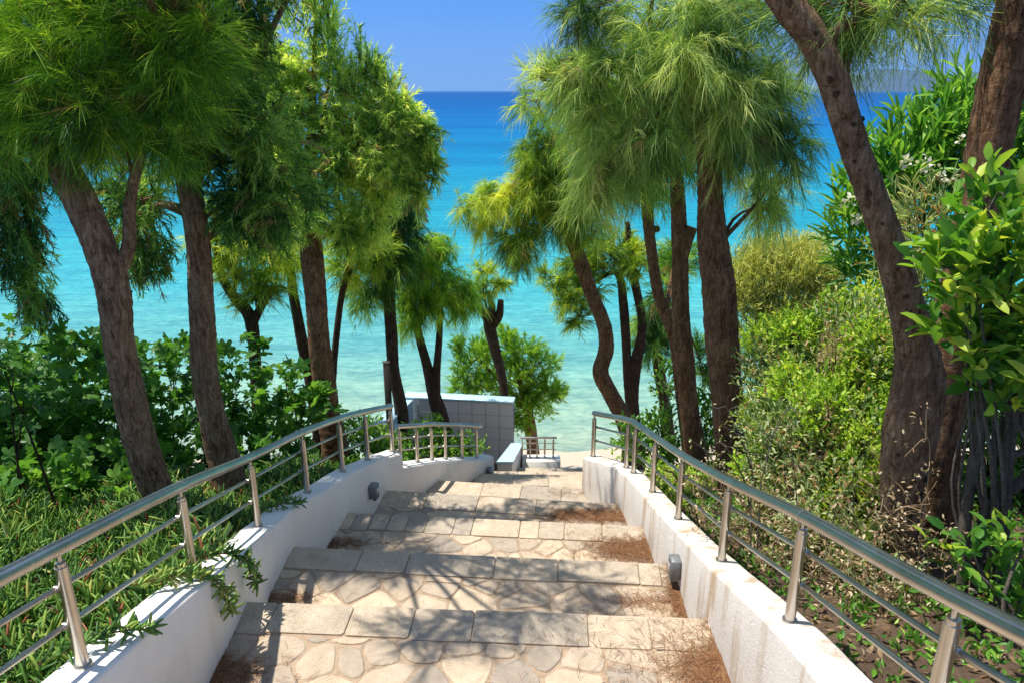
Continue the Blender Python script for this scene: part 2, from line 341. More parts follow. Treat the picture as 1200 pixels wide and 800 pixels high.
# ------------------------------------------------------------------ terrain
GY = [-400, -60, -4, 0, 2.4, 3.57, 4.5, 6.2, 7.5, 9, 11, 12.8, 14.6, 17, 22, 60, 400]
GZ = [7.5, 6.6, 6.4, 6.1, 5.46, 5.02, 4.68, 4.08, 3.45, 2.6, 1.35, .5, -.04, -.35, -.8, -4, -15]
def sstep(a, b, x): t = np.clip((x - a) / (b - a), 0, 1); return t * t * (3 - 2 * t)
ALLL = np.vstack([LW, LW2[1:], [(-.1, 7.5), (-.1, 14)]]); ALLR = np.vstack([RW, [(1.2, 6.5), (1.6, 7), (1.6, 14)]])
def ground(x, y):
    x = np.asarray(x, float); y = np.asarray(y, float)
    z = np.interp(y, GY, GZ)
    z = z + .05 * np.clip(x - 1.2, 0, 6) * sstep(14, 9, y) + .02 * np.sin(2.1 * x + .7 * y) * sstep(15, 12, y) + .015 * np.sin(5.3 * y - 3 * x)
    z = z - .06 * np.clip(-x - 2, 0, 5) * sstep(14, 9, y)
    z = z + .12 * np.sin(.13 * x + .4) * sstep(9, 14, y)
    xl = np.interp(y, ALLL[:, 1], ALLL[:, 0]); xr = np.interp(y, ALLR[:, 1], ALLR[:, 0])
    ins = sstep(xl - .16, xl - .05, x) * sstep(xr + .16, xr + .05, x) * sstep(13.5, 12, y) * sstep(-7, -6.8, y)
    st = np.interp(y, [-3, 0, 1.2, 2.1, 11.1, 12.5], [5.4, 5.4, 5.2, 4.85, 1.55, .4])
    return z * (1 - ins) + np.minimum(z, st - .12) * ins
def hit_ground(px, py):
    r = ray(px, py); 
    for D in np.arange(1.2, 16, .02):
        p = P(px, py, D)
        if p[2] <= ground(p[0], p[1]): return p
    return P(px, py, 14)
xs = np.unique(np.concatenate([np.linspace(-300, -12, 30), np.linspace(-12, -2, 60), np.linspace(-2, 2.4, 90), np.linspace(2.4, 12, 60), np.linspace(12, 300, 30)]))
ys = np.unique(np.concatenate([np.linspace(-400, -8, 24), np.linspace(-8, 0, 30), np.linspace(0, 16, 200), np.linspace(16, 60, 30), np.linspace(60, 200, 8)]))
X, Y = np.meshgrid(xs, ys, indexing='ij'); Z = ground(X, Y)
g = Geo(); nx, ny = X.shape; i = np.arange(nx - 1)[:, None]; j = np.arange(ny - 1)
g.add(np.stack([X, Y, Z], -1), np.stack([i * ny + j, (i + 1) * ny + j, (i + 1) * ny + j + 1, i * ny + j + 1], -1).reshape(-1, 4))
def soil():
    m, n, l, b = mat('soil_and_sand'); v = coords(n, l); a = noise(n, l, v, 3, 6, .65); c = noise(n, l, v, 45, 5, .7)
    r = ramp(n, [(.3, (.05, .03, .018)), (.55, (.10, .062, .038)), (.75, (.19, .125, .08))]); l.new(a.outputs[0], r.inputs[0])
    q = ramp(n, [(.35, (.6, .6, .6)), (.65, (1.25, 1.22, 1.2))]); l.new(c.outputs[0], q.inputs[0])
    so_ = mixc(n, l, 1.0, r.outputs[0], q.outputs[0], 'MULTIPLY')
    sa = ramp(n, [(.3, (.42, .34, .24)), (.7, (.60, .51, .38))]); l.new(c.outputs[0], sa.inputs[0])
    sp = n.new('ShaderNodeSeparateXYZ'); l.new(v, sp.inputs[0])
    mr = node(n, 'MapRange'); mr.inputs[1].default_value = 1.6; mr.inputs[2].default_value = .8; l.new(sp.outputs[2], mr.inputs[0])
    l.new(mixc(n, l, mr.outputs[0], so_, sa.outputs[0]), b.inputs['Base Color']); b.inputs['Roughness'].default_value = .95
    bump(n, l, c.outputs[0], b, .7, .02); return m
tag(g.build('ground', soil()), kind='structure')

# ------------------------------------------------------------------ sea
def water():
    m, n, l, b = mat('sea_water'); v = coords(n, l); sp = n.new('ShaderNodeSeparateXYZ'); l.new(v, sp.inputs[0])
    wob = noise(n, l, coords(n, l, (.05, .12, 1)), 1.0, 3, .5)
    ad = node(n, 'Math', operation='MULTIPLY_ADD'); l.new(wob.outputs[0], ad.inputs[0]); ad.inputs[1].default_value = 5; l.new(sp.outputs[1], ad.inputs[2])
    lg = node(n, 'Math', operation='LOGARITHM'); l.new(ad.outputs[0], lg.inputs[0]); lg.inputs[1].default_value = 10
    mr = node(n, 'MapRange'); mr.inputs[1].default_value = 1.2; mr.inputs[2].default_value = 3.2; l.new(lg.outputs[0], mr.inputs[0])
    r = ramp(n, [(0, (.33, .35, .26)), (.045, (.22, .38, .30)), (.09, (.115, .36, .34)), (.15, (.045, .34, .385)), (.24, (.014, .27, .36)), (.40, (.002, .165, .34)), (.55, (.001, .115, .32)), (.75, (.001, .082, .28)), (1, (.001, .07, .25))])
    l.new(mr.outputs[0], r.inputs[0])
    # ripples, finer near shore: their light and dark is painted into the colour
    n1 = noise(n, l, coords(n, l, (1.6, 4.2, 1)), 1.6, 5, .6, .4); n2 = noise(n, l, coords(n, l, (.35, 1.3, 1)), 1.0, 6, .65, .3); n3 = noise(n, l, coords(n, l, (.01, .05, 1)), 1.0, 5, .6)
    q = ramp(n, [(.36, (.74, .84, .88)), (.62, (1.2, 1.13, 1.08))]); l.new(n1.outputs[0], q.inputs[0])
    q2 = ramp(n, [(.36, (.72, .82, .88)), (.6, (1.14, 1.1, 1.06))]); l.new(n2.outputs[0], q2.inputs[0])
    q3 = ramp(n, [(.38, (.8, .84, .9)), (.6, (1.12, 1.08, 1.04))]); l.new(n3.outputs[0], q3.inputs[0])
    c = mixc(n, l, 1.0, r.outputs[0], q.outputs[0], 'MULTIPLY'); c = mixc(n, l, 1.0, c, q2.outputs[0], 'MULTIPLY'); c = mixc(n, l, 1.0, c, q3.outputs[0], 'MULTIPLY')
    l.new(c, b.inputs['Base Color']); b.inputs['Roughness'].default_value = .18; b.inputs['IOR'].default_value = 1.33; b.inputs['Specular IOR Level'].default_value = .16
    a2 = node(n, 'Math', operation='ADD'); l.new(n1.outputs[0], a2.inputs[0]); l.new(n2.outputs[0], a2.inputs[1])
    bp = bump(n, l, a2.outputs[0], b, .8, .12); b.inputs['Specular IOR Level'].default_value = 0
    gl = n.new('ShaderNodeBsdfGlossy'); gl.inputs['Roughness'].default_value = .22; l.new(bp.outputs[0], gl.inputs['Normal'])
    fr = node(n, 'Fresnel', IOR=1.33); l.new(bp.outputs[0], fr.inputs['Normal'])
    mn = node(n, 'Math', operation='MINIMUM'); l.new(fr.outputs[0], mn.inputs[0]); mn.inputs[1].default_value = .10
    ms = n.new('ShaderNodeMixShader'); l.new(mn.outputs[0], ms.inputs[0]); l.new(b.outputs[0], ms.inputs[1]); l.new(gl.outputs[0], ms.inputs[2])
    l.new(ms.outputs[0], n['Material Output'].inputs[0]); return m
g = Geo(); xs = np.array([-60000, -6000, -600, -60, 60, 600, 6000, 60000.]); ys = np.array([13.6, 60, 600, 6000, 70000.])
X, Y = np.meshgrid(xs, ys, indexing='ij'); nx, ny = X.shape; i = np.arange(nx - 1)[:, None]; j = np.arange(ny - 1)
g.add(np.stack([X, Y, X * 0], -1), np.stack([i * ny + j, (i + 1) * ny + j, (i + 1) * ny + j + 1, i * ny + j + 1], -1).reshape(-1, 4))
tag(g.build('sea', water(), smooth=False), kind='structure')

# far headland
g = Geo(); D = 11000; px = np.linspace(985, 1420, 90); rows = 12; V = []
hh = 22 + 5 * np.sin((px - 1040) / 26) + 3 * np.sin(px / 9.) + 1.4 * np.sin(px / 3.7); hh = hh * sstep(985, 1075, px) ** .8 + .5
for k in range(rows):
    t = k / (rows - 1)
    x = (px - 600) / F * D / CT; V.append(np.column_stack([x, D + t * 3000 + 120 * np.sin(px / 5 + k), np.maximum(hh * D / F * math.sin(t * math.pi * .5) ** .8 + rng.normal(0, 3, len(px)) * (t > 0), 0) - 2]))
V = np.stack(V, 1); n, m_ = V.shape[:2]; i = np.arange(n - 1)[:, None]; j = np.arange(m_ - 1)
g.add(V, np.stack([i * m_ + j, (i + 1) * m_ + j, (i + 1) * m_ + j + 1, i * m_ + j + 1], -1).reshape(-1, 4))
tag(g.build('hills', plain('hill_scrub', (.03, .045, .05), .95, 0, 0, .3, .004), smooth=False), kind='structure')

# ------------------------------------------------------------------ staircase
def clip(poly, nx, ny, c):          # keep nx*x+ny*y<=c
    out = []
    for k in range(len(poly)):
        a, b = poly[k], poly[(k + 1) % len(poly)]; da, db = nx * a[0] + ny * a[1] - c, nx * b[0] + ny * b[1] - c
        if da <= 0: out.append(a)
        if da * db < 0: t = da / (da - db); out.append(a + (b - a) * t)
    return out
def chaikin(p, k=.18):
    out = []
    for i in range(len(p)):
        a, b = p[i], p[(i + 1) % len(p)]; out += [a + (b - a) * k, a + (b - a) * (1 - k)]
    return out
def corner(p, r):
    out = []
    for i in range(len(p)):
        a, b, c = p[i - 1], p[i], p[(i + 1) % len(p)]; u, v = a - b, c - b; lu, lv = np.linalg.norm(u) + 1e-9, np.linalg.norm(v) + 1e-9
        out += [b + u / lu * min(r, lu * .3), b + v / lv * min(r, lv * .3)]
    return out
def raise_stone(g, poly, z0, h, tint, rnd=2, bev=.006):
    p = [np.array(q_, float) for q_ in poly]
    if rnd == 1: p = corner(p, rng.uniform(.006, .016))
    else:
        p = chaikin(corner(p, rng.uniform(.01, .035)), .25)
        p = [q_ + rng.normal(0, .0022, 2) for q_ in p]
    p = np.array(p); n = len(p)
    if n < 3: return
    ctr = p.mean(0); q = ctr + (p - ctr) * (1 - bev / max(.03, np.linalg.norm(p - ctr, axis=1).mean()))
    tl = rng.normal(0, .004, 2); dz = lambda a: (a - ctr) @ tl
    V = np.vstack([np.column_stack([p, np.full(n, z0)]), np.column_stack([p, z0 + h - bev * .6 + dz(p)]), np.column_stack([q, z0 + h + dz(q)])])
    i = np.arange(n); i2 = (i + 1) % n
    f = np.vstack([np.stack([i, i2, n + i2, n + i], 1), np.stack([n + i, n + i2, 2 * n + i2, 2 * n + i], 1)])
    base = g.n; g.add(V, f, np.full(3 * n, tint)); g.f.append(np.array([2 * n + i]) + base)
stair = empty('stone_staircase', (0, 2.5, TZ[1]), 'long cream flagstone staircase going down between white walls towards the sea', 'staircase')
def xlr(i):
    yl, yr = NL[i], NR[i]; return yl, yr
for i in range(-1, 14):
    z = TZ[i]; yl, yr = NL[i], NR[i]
    yl0, yr0 = (NL[i - 1], NR[i - 1]) if i > -1 else (-6.0, -6.0)
    fx = lambda y, side: float(np.interp(y, ALLL[:, 1], ALLL[:, 0])) - .05 if side < 0 else float(np.interp(y, ALLR[:, 1], ALLR[:, 0])) + .05
    if i == 7: fx = lambda y, s: -1.3 if s < 0 else 1.7
    if i >= 8: fx = lambda y, s: .05 if s < 0 else 1.7
    A = np.array([fx(yl0, -1), yl0 - .03]); B = np.array([fx(yr0, 1), yr0 - .03]); C_ = np.array([fx(yr, 1), yr]); D_ = np.array([fx(yl, -1), yl])
    base = Geo(); quad = [A, B, C_, D_]
    q = np.array(quad); V = np.vstack([np.column_stack([q, np.full(4, z - .012)]), np.column_stack([q, np.full(4, z - .42)])])
    base.add(V, [[0, 1, 2, 3], [0, 4, 5, 1], [1, 5, 6, 2], [2, 6, 7, 3], [3, 7, 4, 0]])
    st = base.build('step', M['grout'], stair, smooth=False)
    # edging slabs along the nosing
    eg = Geo(); dep = .205 if i < 4 else .24; e = nrm(C_ - D_); nv = np.array([e[1], -e[0]]); nv = nv if nv[1] < 0 else -nv
    Lr = np.linalg.norm(C_ - D_); s = 0.0
    while s < Lr - .05:
        wv = min(rng.choice([.13, .2, .28, .36, .5]) * rng.uniform(.9, 1.1) if i < 4 else rng.uniform(.28, .5), Lr - s)
        if Lr - s - wv < .1: wv = Lr - s
        gp = .0028; dd = dep * rng.uniform(.93, 1.03)
        pl = [D_ + e * (s + gp) - nv * .012, D_ + e * (s + wv - gp) - nv * .012, D_ + e * (s + wv - gp) + nv * dd, D_ + e * (s + gp) + nv * dd]
        raise_stone(eg, pl, z - .05, .047 + rng.uniform(-.002, .002), rng.uniform(0, 1), 1, .003); s += wv
    eg.build('edging_stones', M['slab'], st, smooth=False)
    # crazy paving behind the edging
    E1, E2 = D_ + nv * (dep + .004), C_ + nv * (dep + .004)
    quad = [A, B, E2, E1]; q = np.array(quad)
    if i == -1: q = np.array([[A[0], -1.5], [B[0], -1.5], E2, E1]); quad = list(q)
    lo, hi = q.min(0), q.max(0); big = i >= 4; sp = .2 if not big else .34; seeds = []
    yy = lo[1] + .02; r_ = 0
    while yy < hi[1] + sp:
        xx = lo[0] + (r_ % 2) * sp * .5
        while xx < hi[0] + sp: seeds.append((xx + rng.uniform(-.45, .45) * sp, yy + rng.uniform(-.42, .42) * sp)); xx += sp * rng.uniform(.65, 1.75)
        yy += sp * .82; r_ += 1
    seeds = np.array(seeds); fg = Geo()
    for k, sd_ in enumerate(seeds):
        pl = [np.array(a, float) for a in quad]; gp = rng.uniform(.004, .010)
        dist = np.linalg.norm(seeds - sd_, axis=1)
        for o in np.argsort(dist)[1:22]:
            nn = (seeds[o] - sd_) / dist[o]; c = nn @ (seeds[o] + sd_) / 2 - gp
            pl = clip(pl, nn[0], nn[1], c)
            if len(pl) < 3: break
        if len(pl) >= 3:
            a = np.array(pl); ar = .5 * abs(np.dot(a[:, 0], np.roll(a[:, 1], 1)) - np.dot(a[:, 1], np.roll(a[:, 0], 1)))
            if ar > .002: raise_stone(fg, pl, z - .04, .04 - .006 + rng.uniform(-.002, .002), rng.uniform(0, 1), 2 if not big else 1)
    if fg.n: fg.build('flagstones', M['flag'], st, smooth=False)

# ------------------------------------------------------------------ white walls
def wall_obj(name, poly, prof, thick, side, m, label, zb):
    g, ss, z = wall_mesh(poly, prof[0], prof[1], thick, zb, side)
    o = g.build(name, m); tag(o, label, 'wall'); return ss, z
TK = .17
LS, LZ = wall_obj('retaining_wall', LW, LT, TK, 1, M['plaster'], 'smooth white plaster wall along the left of the stairs, ice plant spilling over it', 2.6)
LS2, LZ2 = wall_obj('retaining_wall', LW2, LT2, TK, 1, M['plaster'], 'low curved white wall in front of the small leafy hedge, lower than its neighbour', 1.5)
RS, RZ = wall_obj('retaining_wall', RW, RT, TK, -1, M['plaster_rough'], 'rough stained white wall curving along the right of the stairs', 2.4)

# ------------------------------------------------------------------ railings
def rail(label, poly, ss, zz, post_s, s0, s1, hgt=.44, side=1, scale=1.0, mids=2):
    mid = offset(poly, side * TK / 2)
    def pt(s, dz=0, off=0):
        a = arclen(poly)[-1]; q = at_s(poly, np.clip(s, 0, a)); q2 = at_s(poly, np.clip(s, 0, a) + (.02 if s < a - .05 else -.02)); t = nrm(q2 - q) * (1 if s < a - .05 else -1)
        nn = side * np.array([-t[1], t[0]]); q = q + nn * (TK / 2 + off)
        return np.array([q[0], q[1], np.interp(s, ss, zz) + dz])
    b = pt(post_s[len(post_s) // 2]); root = empty('steel_railing', b, label, 'railing', 'steel railings beside the stairs')
    ks = [s0] + [s for s in post_s if s0 + .05 < s < s1 - .05] + [s1]
    hr = .0242 * scale
    g = Geo(); pts = np.array([pt(s, hgt) for s in ks])
    fine = catmull(pts, .15) if len(pts) > 2 else pts
    tube(g, fine, hr, 14, smooth=False); 
    for s in ks[1:-1:2]:
        p = pt(s, hgt); q = pt(s + .03, hgt); tube(g, [p, q], hr + .0015, 14, smooth=False)
    g.build('handrail', M['steel'], root)
    for k in range(mids):
        g = Geo(); tube(g, np.array([pt(s, hgt * (.36 + .31 * k), .03) for s in ks]), .0095 * scale, 8, smooth=False); g.build('cross_rail', M['steel'], root)
    for s in post_s:
        p = pt(s); g = Geo(); pr = .0195 * scale
        tube(g, [p - [0, 0, .02], p + [0, 0, hgt - .062 * scale]], pr, 14, smooth=False)
        po = g.build('post', M['steel'], root)
        c = Geo(); tube(c, [p + [0, 0, .001], p + [0, 0, .014]], pr * 1.4, 14, smooth=False); c.build('base_collar', M['steel'], po)
        c = Geo(); tube(c, [p + [0, 0, hgt - .075 * scale], p + [0, 0, hgt - .048 * scale]], pr * .82, 12, smooth=False); tube(c, [p + [0, 0, hgt - .048], p + [0, 0, hgt - .01]], .008 * scale, 8, smooth=False); c.build('top_pin', M['steel'], po)
        for k in range(mids):
            c = Geo(); a = pt(s, hgt * (.36 + .31 * k), .012); e = pt(s, hgt * (.36 + .31 * k), .034); tube(c, [a, e], .0135 * scale, 8, smooth=False); c.build('rail_clamp', M['steel'], po)
    return root
lm = offset(LW, TK / 2); rm = offset(RW, -TK / 2)
def post_s(poly, pix): return [on_wall(x, y, poly)[0] for x, y in pix]
ls = post_s(lm, [(97, 776), (224, 652), (302, 612), (359, 581), (401, 561), (431, 546), (457, 528)])
rail('long steel handrail with cross rails along the left white wall', LW, LS, LZ, [.9, 2.1, ls[0] - .85] + ls, .15, ls[-1] + .02)
a2 = arclen(LW2)[-1]
rail('short steel railing in front of the small leafy hedge on the low curved wall', LW2, LS2, LZ2, [.06, .3, .55, .8, 1.1, a2 - .22], .03, a2 - .12, .38, 1, .9)
rs = post_s(rm, [(1100, 802), (926, 722), (846, 648), (795, 604), (765, 572), (743, 551), (735, 547), (697, 537)])
print('posts', ls, rs)
rail('long steel handrail along the rough right wall, beside the shrubs', RW, RS, RZ, [.6, 1.8, rs[0] - .8] + rs, .15, arclen(RW)[-1] - .03, .44, -1)

# low white walls at the foot of the stairs
def prism(poly, z0, z1s):
    g = Geo(); p = np.array(poly); n = len(p); V = np.vstack([np.column_stack([p, np.full(n, z0)]), np.column_stack([p, z1s])])
    i = np.arange(n); i2 = (i + 1) % n; g.add(V, np.stack([i, i2, n + i2, n + i], 1)); g.f.append(np.array([n + i])); return g
a, b = P(612, 540, 8.5), P(657, 541, 8.5)
g = Geo(); boxg(g, ((a[0] + b[0]) / 2, 8.6, a[2] - .5), (b[0] - a[0], .2, 1.0), 0, .012)
tag(g.build('retaining_wall', M['plaster']), 'small low white wall at the foot of the visible steps, carrying a short steel railing', 'wall')
BW = np.array([(a[0] - .02, 8.52), (b[0], 8.52)]); TK0 = TK
rail('tiny steel railing on the small low wall at the foot of the steps', np.array([(a[0] - .03, 8.52), ((a[0] + b[0]) / 2, 8.52), (b[0] + .01, 8.52)]), np.array([0, 2]), np.array([a[2], a[2]]), [.03, .13, .22, .32, .43], .0, .47, .28, 1, .62)
c0, c1 = P(583, 541, 7.95), P(600, 541, 7.95); d0, d1 = P(600, 518, 8.75), P(612, 518, 8.75)
g = prism([(c0[0], 7.95), (c1[0], 7.95), (d1[0], 8.7), (d0[0], 8.7)], 2.2, np.array([c0[2], c1[2], d1[2], d0[2]]) - .02)
ww = g.build('sloping_wall', M['plaster'], smooth=False); tag(ww, 'narrow white wall with a pale blue sloping coping, beside the tiled wall', 'wall')
g = Geo(); cc = np.array([(c0[0] - .012, 7.935, c0[2]), (c1[0] + .012, 7.935, c1[2]), (d1[0] + .012, 8.71, d1[2]), (d0[0] - .012, 8.71, d0[2])])
V = np.vstack([cc - [0, 0, .018], cc + [0, 0, .012]]); g.add(V, [[3, 2, 1, 0], [4, 5, 6, 7], [0, 1, 5, 4], [1, 2, 6, 5], [2, 3, 7, 6], [3, 0, 4, 7]]); g.build('coping', M['tile_cap'], ww, smooth=False)
# tiled wall
tl, tr = P(474, 464, 10.62), P(601, 470.5, 10.4); ztop = (tl[2] + tr[2]) / 2; dv = tr[:2] - tl[:2]; Lw = np.linalg.norm(dv); rz = math.atan2(dv[1], dv[0]); ctr = (tl[:2] + tr[:2]) / 2
e = dv / Lw; nb = np.array([-e[1], e[0]])
tw = empty('tiled_wall', (*ctr, ztop - .9), 'white square-tiled wall at the foot of the stairs with pale blue coping', 'wall')
g = Geo(); boxg(g, (*(ctr + nb * .08), ztop - .75), (Lw, .15, 1.5), rz, .004); g.build('wall_core', M['tile_grout'], tw)
g = Geo(); ts = Lw / 8
for rI in range(5):
    for cI in range(8):
        z1 = ztop - .035 - rI * .205; c2 = tl[:2] + e * (ts * (cI + .5)); boxg(g, (*(c2 - nb * .001), z1 - .1), (ts - .008, .016, .197), rz, .003, rng.uniform())
g.build('tiles', M['tile'], tw, smooth=False)
g = Geo(); boxg(g, (*(ctr + nb * .075), ztop - .008), (Lw + .03, .21, .04), rz, .006); g.build('coping', M['tile_cap'], tw)
a, b = P(476, 466, 10.55), P(436, 497, 9.0)
g = prism([(b[0], b[1]), (b[0] + .22, b[1]), (a[0] + .1, a[1]), (a[0] - .12, a[1])], 1.6, np.array([b[2], b[2], a[2] - .03, a[2] - .03]))
tag(g.build('sloping_wall', M['tile_cap'], smooth=False), 'pale blue-white sloping wall running up to the left end of the tiled wall', 'wall')
# wooden post
p0 = P(457, 500, 8.3); p1 = P(455.5, 425, 8.3); g = Geo(); boxg(g, (p0[0], 8.3, (p1[2] + 2.6) / 2), (.075, .075, p1[2] - 2.6), .3, .005)
wp = g.build('wooden_post', M['wood_post']); tag(wp, 'dark square wooden post behind the end of the left railing', 'post')
g = Geo(); boxg(g, (p0[0], 8.3, p1[2] + .006), (.085, .085, .014), .3, .004); g.build('cap', M['wood_post'], wp)

# wall lamps
def lamp(pos, nrm2, size, label):
    rz = math.atan2(nrm2[1], nrm2[0]) - math.pi / 2; w_, h_, d_ = size; n2 = np.array([nrm2[0], nrm2[1], 0])
    o = empty('wall_lamp', pos, label, 'lamp', 'small grey lamps on the white walls')
    g = Geo(); boxg(g, np.array(pos) + n2 * d_ / 2, (w_, d_, h_), rz, .006); g.build('housing', M['lamp_grey'], o)
    g = Geo(); boxg(g, np.array(pos) + n2 * (d_ + .002) + [0, 0, h_ * .05], (w_ * .62, .008, h_ * .5), rz, .003); g.build('lens', M['lamp_glass'], o)
    g = Geo(); boxg(g, np.array(pos) + n2 * (d_ * .75) - [0, 0, h_ / 2 + .006], (w_ * .9, d_ * .5, .01), rz, .003); g.build('visor', M['lamp_grey'], o)
def lamp_on(poly, px, py, side, size, label):
    s, z = on_wall(px, py, poly); q = at_s(poly, s); t = nrm(at_s(poly, s + .03) - at_s(poly, s - .03)); nn = side * np.array([-t[1], t[0]])
    lamp((q[0] + nn[0] * .001, q[1] + nn[1] * .001, z), nn, size, label)
lamp_on(LW, 434, 574, -1, (.09, .115, .06), 'grey box lamp on the smooth left wall, between two railing posts')
lamp_on(LW2, 571, 550, -1, (.07, .07, .05), 'tiny grey lamp near the end of the low curved wall')
lamp_on(RW, 797, 664, 1, (.085, .125, .06), 'grey box lamp on the rough right wall above the dry needles')
pz = P(643, 551, 8.5); lamp((pz[0], 8.498, pz[2]), np.array([0, -1.]), (.06, .09, .04), 'tiny grey lamp on the small low wall at the foot of the steps')

# ------------------------------------------------------------------ foliage generators
def sprays(g, cen, rad, n, style, Dm, tw=None, tint_c=None, dirb=None):
    """n feathery twigs filling an ellipsoid; style chooses needle shape"""
    d, q = in_ball(n, .42); q = q * (1 + .45 * rng.uniform(0, 1, (n, 1)) * (rng.uniform(size=(n, 1)) < .2)); base = cen + q * rad
    st = STY[style]; out = nrm(d * st['out'] + rng.normal(size=(n, 3)) * st.get('rnd', .5) + UP * st['up'] + (0 if dirb is None else np.asarray(dirb)))
    La = st['axis'] * rng.uniform(.6, 1.25, n); k = st['k']
    base = base - out * La[:, None] * .5
    t = rng.uniform(.08, 1, (n, k)); ax = base[:, None] + out[:, None] * (La[:, None] * t)[..., None]; ax[..., 2] -= st['adroop'] * La[:, None] * t ** 2
    od = out[:, None] + 0 * ax; od[..., 2] -= 2 * st['adroop'] * t; od = nrm(od)
    rnd = nrm(rng.normal(size=(n, k, 3))); nd = nrm(od * st['fwd'] + rnd * st['spread'])
    L = st['len'] * rng.uniform(.55, 1.2, (n, k)); wd = st['w'] + st['wd'] * Dm
    tc = rng.uniform(.05, .8) if tint_c is None else tint_c
    tn = np.clip(tc + rng.normal(0, .22, n)[:, None] + rng.normal(0, .13, (n, k)), 0, .93)
    tn = np.where(rng.uniform(size=(n, 1)) < st['brown'], 1.0, tn)
    strips(g, ax.reshape(-1, 3), nd.reshape(-1, 3), L.ravel(), wd, st['droop'] * rng.uniform(.5, 1.3, n * k), st['segs'], tn.ravel())
    strips(g, base, out, La * 1.1, (.0035 if st['segs'] == 1 else .0022) + .0005 * Dm, st['adroop'], 3, np.clip(tc + .25 + rng.normal(0, .1, n), 0, .93))
    if tw is not None:
        m = rng.uniform(size=n) < .3; b = base[m]; strips(tw, b, out[m], La[m], .005 + .0005 * Dm, st['adroop'], 3)
STY = {
 'needle': dict(out=1.1, up=.25, axis=.24, k=26, adroop=.15, fwd=1.0, spread=.56, len=.145, w=.0014, wd=.0004, droop=.2, segs=2, brown=.015, rnd=.52),
 'weep': dict(out=.95, up=.1, axis=.28, k=26, adroop=.45, fwd=1.0, spread=.62, len=.14, w=.0014, wd=.0004, droop=.38, segs=2, brown=.015, rnd=.68),
 'brush': dict(out=.9, up=.4, axis=.22, k=24, adroop=.15, fwd=1.0, spread=.65, len=.15, w=.0018, wd=.0005, droop=.22, segs=2, brown=.01, rnd=.4),
 'sprig': dict(out=.8, up=.35, axis=.22, k=26, adroop=.35, fwd=.9, spread=.75, len=.065, w=.006, wd=.0005, droop=.2, segs=1, brown=.04),
 'hang': dict(out=.35, up=-.7, axis=.24, k=26, adroop=.3, fwd=.8, spread=.8, len=.06, w=.006, wd=.0006, droop=.3, segs=1, brown=.12),
 'shoot': dict(out=.2, up=1.3, axis=.3, k=26, adroop=0, fwd=.8, spread=.7, len=.06, w=.006, wd=.0005, droop=.0, segs=1, brown=.02),
 'plume': dict(out=.7, up=.8, axis=.22, k=24, adroop=.1, fwd=1, spread=.6, len=.09, w=.004, wd=.0005, droop=.1, segs=1, brown=.0),
}
TREE_GROUP = 'needle-leaved trees beside the stairs'
